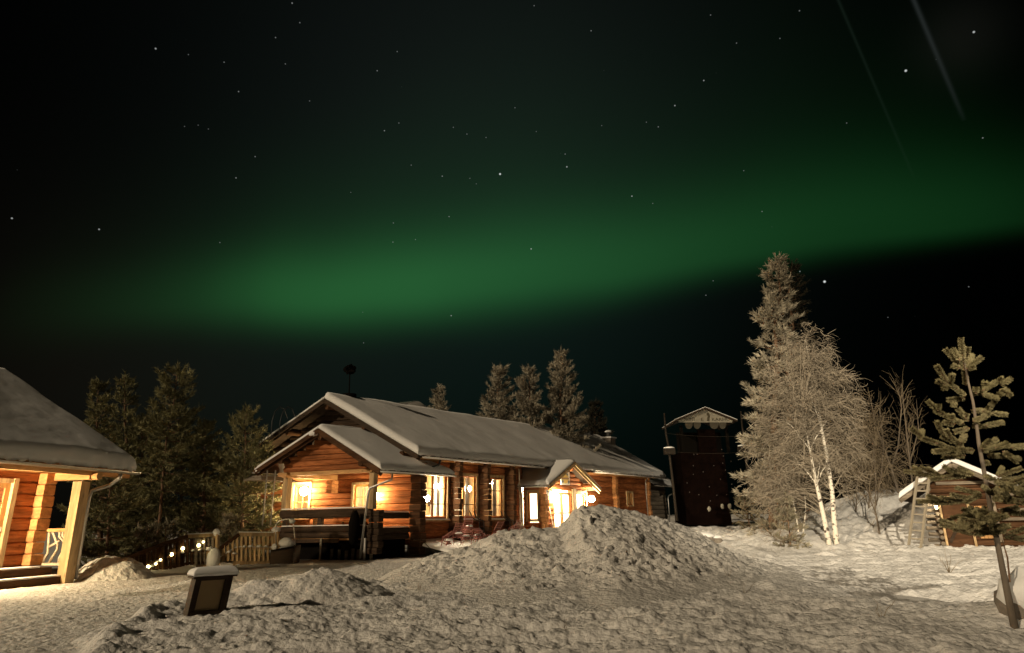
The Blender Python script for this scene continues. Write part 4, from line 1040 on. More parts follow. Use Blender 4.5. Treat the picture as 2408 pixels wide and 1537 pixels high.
mb = MB(); mb.fbox(kfr, -2.42, -2.32, -.1, .07, .52, 2.98); mb.fbox(kfr, -1.25, -1.10, -.1, .085, .52, 3.0); mb.fbox(kfr, -2.32, -1.25, -.1, .07, 2.86, 2.98); mb.build('door_frame', 'post_wood', cabin)
mb = MB(); mb.fbox(kfr, -2.31, -2.18, -.08, -.02, .54, 2.85); mb.fbox(kfr, -1.40, -1.26, -.08, -.02, .54, 2.85); mb.fbox(kfr, -2.18, -1.40, -.08, -.02, .54, 1.45); mb.fbox(kfr, -2.18, -1.40, -.08, -.02, 2.72, 2.85)
dr = mb.build('door', 'door_wood', cabin)
mb = MB()
for s_ in (-1.92, -1.66): mb.fbox(kfr, s_ - .02, s_ + .02, -.078, -.018, 1.45, 2.72)
for w_ in (1.87, 2.29): mb.fbox(kfr, -2.18, -1.40, -.079, -.016, w_ - .02, w_ + .02)
mb.build('glazing_bar', 'door_wood', dr)
mb = MB(); mb.add([kfr(-2.20, -.055, 1.43), kfr(-1.38, -.055, 1.43), kfr(-1.38, -.055, 2.74), kfr(-2.20, -.055, 2.74)], [(0, 1, 2, 3)]); mb.build('pane', 'glass', dr)
mb = MB(); mb.tube([kfr(-1.33, -.02, 1.50), kfr(-1.33, .03, 1.50), kfr(-1.33, .03, 1.62)], .014, 6); mb.build('handle', 'metal_grey', dr)
mb = MB(); mb.add([kfr(-3.5, -3.0, .5), kfr(-.3, -3.0, .5), kfr(-.3, -3.0, 3.2), kfr(-3.5, -3.0, 3.2), kfr(-3.5, -.2, .5), kfr(-.3, -.2, .5), kfr(-.3, -.2, 3.2), kfr(-3.5, -.2, 3.2)], [(0, 1, 2, 3), (4, 5, 1, 0), (3, 2, 6, 7), (4, 0, 3, 7), (1, 5, 6, 2)]); mb.build('interior_wall', 'interior_wood', cabin)
lamp_thing('lamp inside the near cabin behind its glazed door', kfr(-2.35, -1.6, 2.5), .13, 'bulb_warm', 'pendant lamp', 'pendant_lamp')
RE, RZc = 3.36, 6.75
mb = MB(); roof_slab(mb, [K(-9, .52, RE), K(1.45, .52, RE), K(1.45, -5.6, RZc), K(-9, -5.6, RZc)], .14)
roof_slab(mb, [K(1.45, -11.7, RE), K(-9, -11.7, RE), K(-9, -5.604, RZc), K(1.45, -5.604, RZc)], .14)
cr_ = mb.build('roof', 'beam_wood', cabin)
snow_blanket([K(-9, .52, RE), K(1.45, .52, RE), K(1.45, -5.6, RZc), K(-9, -5.6, RZc)], .42, 'roof_snow', cr_, (240, 70), .03, 21, .09, (1, 1, 1, 0))
snow_blanket([K(1.45, -11.7, RE), K(-9, -11.7, RE), K(-9, -5.6, RZc), K(1.45, -5.6, RZc)], .36, 'roof_snow', cr_, (40, 16), .07, 22, .04, (1, 1, 1, 0))
gutter(cr_, K(-9, .62, RE - .07), K(1.5, .62, RE - .07), .08, 'metal_grey')
downpipe(cabin, [K(.75, .62, RE - .14), K(.75, .60, RE - .30), K(.62, .38, RE - .52), K(.42, .22, RE - .62), K(.22, .14, RE - .70), K(.20, .10, RE - .95), K(.20, .10, .1)], .06)
mb = MB(); mb.fbox(K, -9, 1.4, -1.28, -1.22, 3.2, 3.34); mb.fbox(K, -9, 1.35, .30, .42, 3.1, 3.26); mb.build('fascia', 'beam_wood', cabin)
mb = MB(); mb.fbox(K, -.20, .10, -1.2, .40, 2.98, 3.2); mb.tube([K(-.05, .3, 3.08), K(-.05, .62, 3.08)], .115, 10); mb.build('beam', 'beam_wood', cabin)
mb = MB(); mb.fbox(K, -.20, .12, -.17, .15, .0, 2.93); mb.build('post', 'post_wood', cabin)
mb = MB(); mb.tube([K(-.04, 0, 2.93), K(-.04, 0, 3.0)], .02, 6); mb.build('post_jack', 'metal_grey', cabin)
mb = MB(); mb.fbox(K, -8, -.08, -1.25, -.52, .0, .46); mb.fbox(K, -8, .0, -.52, -.02, .0, .20); st = mb.build('steps', 'log_dark', cabin)
mb = MB(); mb.fbox(K, -8, -.5, -1.05, -.50, .462, .50); mb.fbox(K, -8, -.05, -.51, -.03, .202, .245); mb.build('step_snow', 'snow_roof', st)
rl = MB(); rl.fbox(K, -.10, .04, -1.2, -.16, 1.46, 1.56); rr_ = rl.build('railing', 'beam_wood', cabin)
rl = MB(); rl.fbox(K, -.08, .02, -1.2, -.16, .50, .57); rl.build('bottom_rail', 'bleached', rr_)
kk = lambda n, w: K(-.03, n, w)
for pts in ([(-.95, .56), (-.82, .85), (-.85, 1.1), (-.9, 1.46)], [(-.72, .56), (-.50, .95), (-.52, 1.1), (-.78, 1.46)], [(-.82, 1.02), (-.46, 1.20)], [(-.36, .56), (-.36, .72), (-.26, .95), (-.30, 1.18), (-.50, 1.32), (-.52, 1.46)], [(-.30, 1.0), (-.24, .86), (-.16, .84)], [(-.40, 1.46), (-.38, 1.33), (-.17, 1.22)]):
    mb = MB(); mb.tube([kk(*p) for p in pts], [.036] * len(pts), 8); mb.build('branch_baluster', 'bleached', rr_, True)
lamp_thing('lamp on the front wall of the near cabin beside its door', kfr(-3.3, .22, 2.35), .15, 'bulb_cabin', wall=kfr(-3.3, .03, 2.4))

# ------------------------------------------------------------------ notice board standing tilted in the snow
B0 = foot(484, 1447); B0[2] -= .06
nb = thing('notice_board', 'tilted dark notice board box with a blank brown panel and a thick cap of snow', 'notice board', B0)
th = math.radians(40); bt = np.array([math.cos(th), math.sin(th), 0]); bd = np.array([-math.sin(th), math.cos(th), 0])
lean = 0.13
bup = np.array([bt[0] * lean, bt[1] * lean, 1.0]) + bd * .03; bup /= np.linalg.norm(bup)
BB = lambda s, d, w: B0 + (s * bt + d * bd + w * bup) * .74
mb = MB(); mb.fbox(BB, -.40, -.34, -.012, .34, .02, .86); mb.fbox(BB, .34, .40, -.012, .34, .02, .86); bx = mb.build('side_panel', 'board_dark', nb)
mb = MB(); mb.fbox(BB, -.34, .34, .0, .05, .80, .86); mb.fbox(BB, -.34, -.27, 0, .05, .16, .80); mb.fbox(BB, .25, .34, 0, .05, .16, .80); mb.fbox(BB, -.34, .34, -.02, .055, .09, .16); mb.build('frame', 'board_dark', nb)
material('panel_brown', (.36, .26, .135), .5, ((2, 2, 2), .85, 1.1))
mb = MB(); mb.fbox(BB, -.27, .25, .06, .08, .16, .80); mb.build('panel', 'panel_brown', nb)
mb = MB(); mb.fbox(BB, -.34, .34, .30, .33, .10, .85); mb.build('back_panel', 'board_dark', nb)
mb = MB(); mb.fbox(BB, -.47, .47, -.07, .42, .862, .90); rf = mb.build('roof', 'board_dark', nb)
snow_blanket([BB(-.48, -.08, .90), BB(.48, -.08, .90), BB(.48, .43, .90), BB(-.48, .43, .90)], .14, 'snow_cap', rf, (40, 24), .01, 23, .015, (1, 1, 1, 1), rise=.13)

# ------------------------------------------------------------------ wooden stump with snow, tubular arch, crate
p0 = foot(483, 1334)
o = thing('wooden_stump', 'pale round wooden stump under a draped cap of snow by the railing', 'stump', p0)
mb = MB(); mb.tube([p0 - (0, 0, .2), p0 + (0, 0, .62)], [.36, .33], 16); mb.build('trunk', 'post_wood', o, True)
mb = MB(); mb.blob(p0 + (0, 0, .66), (.37, .37, .20), 4, .06, 16, 8, .6); mb.blob(p0 + (.30, -.05, .28), (.26, .30, .50), 6, .12, 12, 8, .1); mb.blob(p0 + (.02, 0, .88), (.07, .07, .10), 3, .1); mb.build('snow_cap', 'snow_roof', o, True)
YA = 29.4
o = thing('tube_arch', 'tall bent metal tube arch standing before the dark porch base', 'handrail', at(672, 1312, YA))
mb = MB(); mb.tube([at(650, 1322, YA), at(648, 1245, YA), at(649, 1234, YA), at(656, 1226, YA), at(670, 1222, YA), at(685, 1221, YA), at(689, 1225, YA), at(693, 1262, YA), at(696, 1312, YA - .2)], .028, 8); mb.build('tube', 'metal_grey', o, True)
mb = MB(); mb.blob(at(687, 1226, YA), (.13, .1, .1), 2, .2); mb.build('snow_cap', 'snow_roof', o, True)
pc_ = at(670, 1324, 29.0); pc_[2] = 0
o = thing('wooden_crate', 'dark wooden crate under the tube arch with a round lump of snow on it', 'crate', pc_)
CF = lambda a, b, c: pc_ + np.array([a, b, c])
mb = MB(); mb.hexa([CF(-.50, -.4, -.1), CF(.46, -.4, -.1), CF(.46, .5, -.1), CF(-.50, .5, -.1), CF(-.50, -.4, .52), CF(.46, -.4, .68), CF(.46, .5, .75), CF(-.50, .5, .6)]); mb.build('box', 'board_dark', o)
mb = MB()
for a_, b_ in ((-.52, .60), (-.52, .30)): mb.bar(CF(-.50, -.42, a_ + 1.06), CF(.48, -.42, a_ + 1.2), .03, .05)
mb.build('slat', 'log_grey', o)
mb = MB(); mb.blob(CF(-.02, .1, .80), (.34, .3, .26), 12, .08, 14, 8, .4); mb.build('snow_cap', 'snow_roof', o, True)

# ------------------------------------------------------------------ wooden railing along the ramp, with a chain of little lamps
YF = lambda x: 25.0 + (x - 300) / 355 * 4.6
FP = lambda x, y: at(x, y, YF(x))
fence = thing('wooden_railing', 'wooden railing sloping down beside the ramp, lit by a chain of small lamps', 'railing', FP(470, 1335))


def rail_line(pts, w, h, name, mat='log_grey', snow=False):
    mb = MB()
    for (x0, y0), (x1, y1) in zip(pts[:-1], pts[1:]): mb.bar(FP(x0, y0), FP(x1, y1), w, h)
    o = mb.build(name, mat, fence)
    if snow:
        mb = MB()
        for (x0, y0), (x1, y1) in zip(pts[:-1], pts[1:]): mb.bar(FP(x0, y0) + (0, 0, h / 2 + .02), FP(x1, y1) + (0, 0, h / 2 + .02), w * .9, .035)
        mb.build('rail_snow', 'snow_roof', o)
    return o


rail_line([(296, 1314), (372, 1284), (441, 1262)], .09, .14, 'handrail', 'log_dark'); rail_line([(441, 1262), (505, 1259)], .08, .13, 'handrail', 'post_wood', True)
rail_line([(518, 1290), (562, 1258)], .09, .13, 'handrail', 'log_dark'); rail_line([(562, 1257), (652, 1258)], .08, .14, 'handrail', 'post_wood', True)
rail_line([(300, 1345), (372, 1318), (441, 1298), (505, 1296)], .05, .09, 'rail', 'log_dark'); rail_line([(512, 1318), (552, 1292), (565, 1290), (652, 1291)], .05, .09, 'rail', 'post_wood', True)
rail_line([(300, 1362), (372, 1340), (441, 1325), (510, 1322)], .05, .09, 'rail', 'log_dark')
mb = MB(); mb.hexa([FP(548, 1331), FP(640, 1331), FP(640, 1331) + (0, .3, 0), FP(548, 1331) + (0, .3, 0), FP(548, 1312), FP(640, 1310), FP(640, 1310) + (0, .3, 0), FP(548, 1312) + (0, .3, 0)]); mb.build('base_board', 'post_wood', fence)
yt = lambda x: np.interp(x, [296, 372, 441, 505], [1312, 1284, 1264, 1261]); yb = lambda x: np.interp(x, [296, 372, 441, 510], [1368, 1346, 1330, 1327])
for k, x in enumerate(np.linspace(302, 500, 21)):
    mb = MB(); top = FP(x, yt(x) + 4); bot = FP(x, yb(x)); mb.bar(bot, top, .10 if k % 4 else .14, .05 if k % 4 else .14, (0, 1, 0)); mb.build('baluster' if k % 4 else 'railing_post', 'log_grey' if x > 455 else 'log_dark', fence)
mb = MB(); mb.bar(FP(508, 1332), FP(508, 1257), .2, .2, (0, 1, 0)); mb.build('railing_post', 'post_wood', fence)
mb = MB(); mb.blob(FP(508, 1254), (.14, .14, .17), 5, .1); mb.build('snow_cap', 'snow_roof', fence, True)
mb = MB(); mb.bar(FP(648, 1330), FP(648, 1250), .3, .2, (0, 1, 0)); mb.build('railing_post', 'post_wood', fence)
mb = MB(); mb.blob(FP(649, 1248), (.20, .18, .16), 6, .1, flat=.4); mb.blob(FP(648, 1286) + (0, -.14, 0), (.13, .08, .13), 7, .1); mb.build('snow_cap', 'snow_roof', fence, True)
for k, x in enumerate(np.linspace(526, 640, 12)):
    y0 = np.interp(x, [518, 562, 652], [1288, 1262, 1262]); mb = MB(); mb.bar(FP(x, 1320), FP(x, y0), .11, .05, (0, 1, 0)); mb.build('baluster', 'post_wood', fence)
mb = MB()
for k, (x, y) in enumerate([(314, 1350), (330, 1346), (358, 1334), (372, 1322), (400, 1306), (430, 1302), (455, 1297), (470, 1297), (575, 1288), (590, 1287), (610, 1287), (625, 1287), (560, 1332), (585, 1333), (606, 1335), (628, 1336), (540, 1300), (552, 1304)]):
    mb = MB(); mb.blob(FP(x, y) + (0, -.06, .03), (.09, .07, .05), k, .3, 8, 6, .4); mb.build('snow_lump', 'snow_roof', fence, True)
fl = thing('string_lights', 'chain of small warm lamps hung along the sloping wooden railing', 'string lights', FP(372, 1300))
BL = [(314, 1347), (353, 1333), (371, 1326), (382, 1317), (408, 1304), (434, 1290), (471, 1283), (482, 1275)]
cab = MB(); pts = []
for k, (x, y) in enumerate(BL):
    p = FP(x, y) + (0, -.14, 0); pts.append(p + (0, 0, .10))
    if k + 1 < len(BL): x2, y2 = BL[k + 1]; pts.append(FP((x + x2) / 2, (y + y2) / 2) + (0, -.14, .04))
    mb = MB(); mb.blob(p, .065 if k not in (2, 3, 7) else .045, 1, 0, 10, 8); mb.build('bulb', 'fairy', fl, True)
cab.tube(pts, .008, 5); cab.build('cable', 'metal_dark', fl)

# ------------------------------------------------------------------ log hut at the right and its ladder
hb = gnd(2204, 1294, .12)
_p, _q = math.radians(14), math.radians(35)
hS = np.array([math.cos(_p), -math.sin(_p), 0]); hD = np.array([math.sin(_q), math.cos(_q), 0])
hut = thing('log_hut', 'small dark log hut with a snowy gable roof at the right edge', 'hut', hb)
hp = lambda a, d, w: hb + a * hS + d * hD + np.array([0, 0, w])          # along the front, back, up
hf = lambda a, d, w: hp(a, -d, w)
hs = lambda a, d, w: hp(.2 - d, a, w)
HW = 4.7; ha = (1.24, 3.56); hl = (-1.0, 2.12); hr = (5.2, 1.40)
mb = MB(); logs(mb, hf, .2, HW, -.1, 2.3, 10, [(.50, 1.42, -.2, 1.98)], back=.25, seed=81)
hcl = lambda w: (max(.1, ha[0] - (ha[1] - .12 - w) * (ha[0] - hl[0]) / (ha[1] - hl[1])), min(HW, ha[0] + (ha[1] - .12 - w) * (hr[0] - ha[0]) / (ha[1] - hr[1])))
logs(mb, hf, 0, HW, 2.31, 3.4, 5, clip=hcl, back=.25, seed=82); mb.build('wall', 'log_dark', hut)
mb = MB(); logs(mb, hs, .0, 4, -.1, 2.3, 10, back=.2, seed=83); mb.build('wall', 'log_dark', hut)
for k in range(9):
    z_ = .16 + k * .24
    mb = MB(); mb.tube([hf(.25, -.02, z_), hf(-.20 - .05 * (k % 2), -.02, z_)], .078, 8); mb.build('log_end', 'log_grey', hut)
    mb = MB(); mb.tube([hs(.1, -.1, z_ + .1), hs(-.34 + .05 * (k % 2), -.1, z_ + .1)], .085, 8); mb.build('log_end', 'log_grey', hut)
mb = MB(); mb.fbox(hf, .38, .47, .03, .12, .0, 2.06); mb.fbox(hf, 1.45, 1.54, .03, .12, .0, 2.06); mb.fbox(hf, .38, 1.54, .03, .13, 2.07, 2.18); mb.build('door_frame', 'post_wood', hut)
mb = MB(); mb.fbox(hf, .48, 1.44, -.06, .0, .05, 2.05); dr = mb.build('door', 'log_dark', hut)
mb = MB(); mb.bar(hf(.55, .02, .3), hf(1.38, .02, 1.6), .12, .03, (0, 1, 0)); mb.build('brace', 'board_dark', dr)
for q in range(4):
    mb = MB(); mb.fbox(hf, 1.72 + q * .14, 1.85 + q * .14, .05, .09 + .005 * (q % 2), .45, 1.75); mb.build('shutter', 'beam_wood', hut)
for a0, a1, w0, w1 in ((2.4, 2.52, .3, 2.25), (.45, 2.5, 2.66, 2.78), (2.6, 4.4, 1.52, 1.64), (2.6, 4.4, 1.15, 1.27)):
    mb = MB(); mb.fbox(hf, a0, a1, .05, .16, w0, w1); mb.build('trim_board', 'log_grey', hut)
mb = MB(); mb.fbox(hf, .25, HW, -.3, -.27, -.5, -.05); mb.build('foundation', 'tower_black', hut)
mb = MB(); roof_slab(mb, [hp(hl[0], 4.4, hl[1]), hp(hl[0], -.8, hl[1]), hp(ha[0], -.8, ha[1]), hp(ha[0], 4.4, ha[1])], .10)
roof_slab(mb, [hp(hr[0], -.8, hr[1]), hp(hr[0], 4.4, hr[1]), hp(ha[0] + .004, 4.4, ha[1]), hp(ha[0] + .004, -.8, ha[1])], .10); hrf = mb.build('roof', 'board_dark', hut)
snow_blanket([hp(hl[0], 4.4, hl[1]), hp(hl[0], -.8, hl[1]), hp(ha[0], -.8, ha[1]), hp(ha[0], 4.4, ha[1])], .24, 'roof_snow', hrf, (40, 40), .02, 31, .02, (1, 1, 0, 0), rise=.06)
snow_blanket([hp(hr[0], -.8, hr[1]), hp(hr[0], 4.4, hr[1]), hp(ha[0], 4.4, ha[1]), hp(ha[0], -.8, ha[1])], .24, 'roof_snow', hrf, (40, 40), .02, 32, .02, (1, 0, 1, 0), rise=.06)
for q in (hl, hr):
    mb = MB(); mb.bar(hp(q[0], -.84, q[1] - .12), hp(ha[0], -.84, ha[1] - .12), .05, .16); mb.build('verge_board', 'log_grey', hrf)
for s_, w_ in ((ha[0], ha[1] - .3), (.1, 2.5), (3.2, 2.25)):
    mb = MB(); mb.tube([hp(s_, -.75, w_), hp(s_, .3, w_)], .12, 10); mb.build('purlin', 'log_grey', hrf)
lamp_thing('tiny bright lamp on the door frame of the dark hut', at(2200.5, 1190.5, 28.5), .04, 'bulb_warm', wall=at(2204, 1188, 28.8))
o = thing('ladder', 'grey wooden ladder leaning on the eave of the hut', 'ladder', at(2150, 1306, 27.9))
l0, l1, r0, r1 = at(2134, 1307, 27.6), at(2159, 1107, 28.2), at(2163, 1310, 27.6), at(2187, 1107, 28.2)
for p, q in ((l0, l1), (r0, r1)):
    mb = MB(); mb.bar(p, q, .09, .06); mb.build('rail', 'ladder_grey', o)
for k in range(10):
    t_ = .10 + k * .093; mb = MB(); mb.bar(l0 + (l1 - l0) * t_, r0 + (r1 - r0) * t_, .06, .06); mb.build('rung', 'ladder_grey', o)
mb = MB(); mb.bar(at(2151, 1111, 28.15), at(2196, 1108, 28.15), .07, .09); mb.build('top_bar', 'ladder_grey', o)

material('hold_grey', (.07, .06, .055), .8); material('sign_dim', (.055, .048, .034), .8)

# ------------------------------------------------------------------ climbing tower far behind
TY = 58.0
T = lambda x, y, dy=0.0: at(x, y, TY) + np.array([0, dy, 0])
tz = at(1660, 1228, TY)[2]
tower = thing('climbing_tower', 'tall dark red climbing tower with a pale lettered gable board', 'tower', at(1660, 1230, TY))
m2 = 1520 / TY * 1.045


def tbox(mb, x0, x1, y0, y1, d0, d1):
    a, b, c, e = at(x0, y1, TY), at(x1, y1, TY), at(x1, y0, TY), at(x0, y0, TY)
    xl = (a[0] + e[0]) / 2; xr = (b[0] + c[0]) / 2
    mb.hexa([(xl, TY + d0, a[2]), (xr, TY + d0, b[2]), (xr, TY + d1, b[2]), (xl, TY + d1, a[2]), (xl, TY + d0, e[2]), (xr, TY + d0, c[2]), (xr, TY + d1, c[2]), (xl, TY + d1, e[2])])


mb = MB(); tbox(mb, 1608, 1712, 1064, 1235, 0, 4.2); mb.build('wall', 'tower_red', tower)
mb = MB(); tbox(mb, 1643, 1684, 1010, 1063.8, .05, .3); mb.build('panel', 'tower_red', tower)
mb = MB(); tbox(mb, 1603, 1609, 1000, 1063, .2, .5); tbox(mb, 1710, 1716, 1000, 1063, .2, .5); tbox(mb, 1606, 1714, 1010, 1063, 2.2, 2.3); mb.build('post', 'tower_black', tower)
gp = [(1596, 984.5), (1658, 960), (1722, 984.5), (1722, 994), (1596, 994)]
mb = MB(); f0 = [at(x, y, TY - .5) for x, y in gp]; mb.add(f0 + [p + (0, .12, 0) for p in f0], [(4, 3, 2, 1, 0), (5, 6, 7, 8, 9)] + [(i, (i + 1) % 5, 5 + (i + 1) % 5, 5 + i) for i in range(5)]); gb = mb.build('gable_board', 'sign_white', tower)
for x0, x1 in ((1611, 1629), (1631, 1648), (1669, 1690), (1691, 1708)):
    mb = MB(); n = 8; top = [at(x0 + (x1 - x0) * i / n, 994.5, TY - .45) for i in range(n + 1)]; bot = [at(x0 + (x1 - x0) * i / n, 1000 + 9.5 * math.sin(math.pi * (i / n)) ** .5, TY - .45) for i in range(n + 1)]
    for i in range(n): mb.add([top[i], top[i + 1], bot[i + 1], bot[i]], [(3, 2, 1, 0)])
    mb.build('scalloped_fascia', 'sign_dim', tower)
mb = MB(); a, b, c = at(1588, 987.5, TY - .8), at(1658.5, 958, TY - .8), at(1734, 988, TY - .8)
for p, q in ((a, b), (b, c)):
    p2, q2 = p + (0, 5.4, 0), q + (0, 5.4, 0); e = np.array([0, 0, .14]); mb.hexa([p - e, q - e, q2 - e, p2 - e, p, q, q2, p2])
rf = mb.build('roof', 'board_dark', tower)
mb = MB()
for p, q in ((a, b), (b, c)):
    p2, q2 = p + (0, 5.4, 0), q + (0, 5.4, 0); e = np.array([0, 0, .05]); mb.hexa([p + e * .1, q + e * .1, q2 + e * .1, p2 + e * .1, p + e, q + e, q2 + e, p2 + e])
mb.build('roof_snow', 'snow_roof', rf)


def lettering(txt, x0, x1, y, hpx, parent):
    cu = bpy.data.curves.new('lettering', 'FONT'); cu.body = txt; cu.size = 1; cu.extrude = .008; cu.materials.append(MAT['letter_dark'])
    o = bpy.data.objects.new('lettering', cu); COL.objects.link(o); bpy.context.view_layer.update()
    w = o.dimensions.x; p = at(x0, y, TY - .515); q = at(x1, y, TY - .515); hh = (at(x0, y - hpx, TY - .515)[2] - p[2]) / .72
    me = bpy.data.meshes.new_from_object(o); bpy.data.objects.remove(o); bpy.data.curves.remove(cu)
    o = bpy.data.objects.new('lettering', me); COL.objects.link(o); pp = parent; pl_ = np.zeros(3)
    while pp is not None: pl_ = pl_ + np.array(pp.location); pp = pp.parent
    for v in me.vertices: v.co = Vector(tuple(p - pl_)) + Vector((v.co.x * (q[0] - p[0]) / w, -v.co.z, v.co.y * hh))
    o.parent = parent; return o


lettering('MONT', 1609, 1634.5, 990.5, 7.6, gb); lettering('E', 1648, 1653.5, 990.5, 7.6, gb); lettering('KARHU', 1673.5, 1715, 990.5, 7.6, gb)
mb = MB(); em = [(1662.5, 991), (1668.5, 991), (1668.5, 984), (1670, 980), (1668, 974), (1666, 971), (1662.5, 971), (1661.5, 975), (1664, 979), (1663, 985)]
mb.add([at(x, y, TY - .512) for x, y in em], [tuple(range(len(em)))[::-1]]); mb.build('emblem', 'letter_dark', gb)
for k, (x, y) in enumerate([(800, 597), (775, 600), (1012, 612), (935, 690), (1008, 670), (1030, 725), (1075, 655), (770, 760), (1040, 925), (897, 1040), (1003, 1020), (1065, 1018), (907, 975), (815, 925), (850, 740), (990, 800), (770, 690), (1095, 760), (900, 860), (960, 930), (720, 830), (1000, 560), (740, 905), (1080, 840)]):
    p = at((2200 + x / 2.196) * .63924, (1400 + y / 2.196) * .63924, TY - .06); big = k in (9, 10, 11)
    mb = MB(); mb.blob(p, (.16, .08, .22) if big else (.045, .04, .05), k, .25, 8, 6); mb.build('climbing_hold', 'sign_white' if big else 'hold_grey', tower, True)
YP = 50.0
for k, (pts, bx, lab) in enumerate(((((1562, 972), (1566, 1020), (1573, 1055), (1583, 1140), (1592, 1226)), (1562, 1052, 1586, 1071), 'wooden pole left of the dark tower, with a snow topped box halfway up'),
                                    (((1742, 968), (1747, 1015), (1752, 1055), (1759, 1120), (1768, 1226)), (1737, 1049, 1759, 1064), 'wooden pole right of the tower with a snow topped box, partly behind the birch'))):
    o = thing('utility_pole', lab, 'pole', at(*pts[-1], YP), 'poles beside the tower'); mb = MB(); mb.tube([at(x, y, YP) for x, y in pts], [.07, .08, .09, .10, .11], 8); mb.build('pole', 'pole_dark', o, True)
    x0, y0, x1, y1 = bx; c = at((x0 + x1) / 2, (y0 + y1) / 2 + 1, YP - .1); w = at(x1, y0, YP)[0] - at(x0, y0, YP)[0]
    mb = MB(); mb.fbox(lambda a, b, cc: c + np.array([a, b, cc]), -w / 2, w / 2, -.3, .3, -.22, .22); b_ = mb.build('box', 'pole_dark', o)
    mb = MB(); mb.blob(c + (0, 0, .26), (w * .55, .36, .12), k, .08, 12, 6, .5); mb.build('snow_cap', 'snow_roof', b_, True)
for k, (y0, y1) in enumerate(((1020, 1026), (1062, 1064))):
    o = thing('rope_wire', ['upper wire strung between the two poles before the tower', 'lower wire strung between the two poles before the tower'][k], 'wire', at(1568 + 6 * k, y0, YP)); mb = MB()
    mb.tube([at(1567 + 6 * k + (1748 + 5 * k - 1567 - 6 * k) * i / 10, y0 + (y1 - y0) * i / 10 + 4 * math.sin(math.pi * i / 10), YP) for i in range(11)], .014, 5); mb.build('wire', 'pole_dark', o)
for k, (x, y, r, lab) in enumerate(((1658, 1256, .55, 'round boulder with a white cap of snow beyond the heap'), (1683, 1256, .34, 'smaller boulder with a white cap of snow, right beside the round one'))):
    p = at(x, y, 36.0); p[2] = ground_h(np.array([p[0]]), np.array([p[1]]))[0]
    o = thing('boulder', lab, 'boulder', p); mb = MB(); mb.blob(p + (0, 0, r * .35), (r, r * .8, r * .7), 20 + k, .2, 12, 8); mb.build('rock', 'stone', o, True)
    mb = MB(); mb.blob(p + (0, -.03, r * .80), (r * .95, r * .8, r * .42), 30 + k, .12, 12, 8, .6); mb.build('snow_cap', 'snow_roof', o, True)
p = foot(2425, 1440)
o = thing('boulder', 'snow plastered boulder at the right edge behind the young pine', 'boulder', p); mb = MB(); mb.blob(p + (.1, 0, .10), (.42, .4, .36), 41, .15, 16, 10); mb.build('rock', 'stone', o, True)
mb = MB(); mb.blob(p + (.08, -.05, .17), (.43, .40, .36), 43, .14, 16, 10, .4); mb.build('snow_cap', 'snow_roof', o, True)


# ------------------------------------------------------------------ trees
def unit(v): return v / (np.linalg.norm(v, axis=-1, keepdims=True) + 1e-9)


def tufts(P, Dn, L, K, w, spread, g):
    """every tuft: K slim triangles fanning out from a twig"""
    n = len(P); P = np.repeat(P, K, 0); Dn = np.repeat(Dn, K, 0); L = np.repeat(L, K)
    r = g.normal(0, 1, (n * K, 3)); d = unit(Dn + spread * r); off = g.random((n * K, 1)) * L[:, None] * .8
    base = P + Dn * off; side = unit(np.cross(d, g.normal(0, 1, (n * K, 3)))) * w
    tip = base + d * (L * g.uniform(.6, 1.1, n * K))[:, None]
    V = np.stack([base - side, base + side, tip], 1).reshape(-1, 3)
    return V, np.arange(len(V)).reshape(-1, 3)


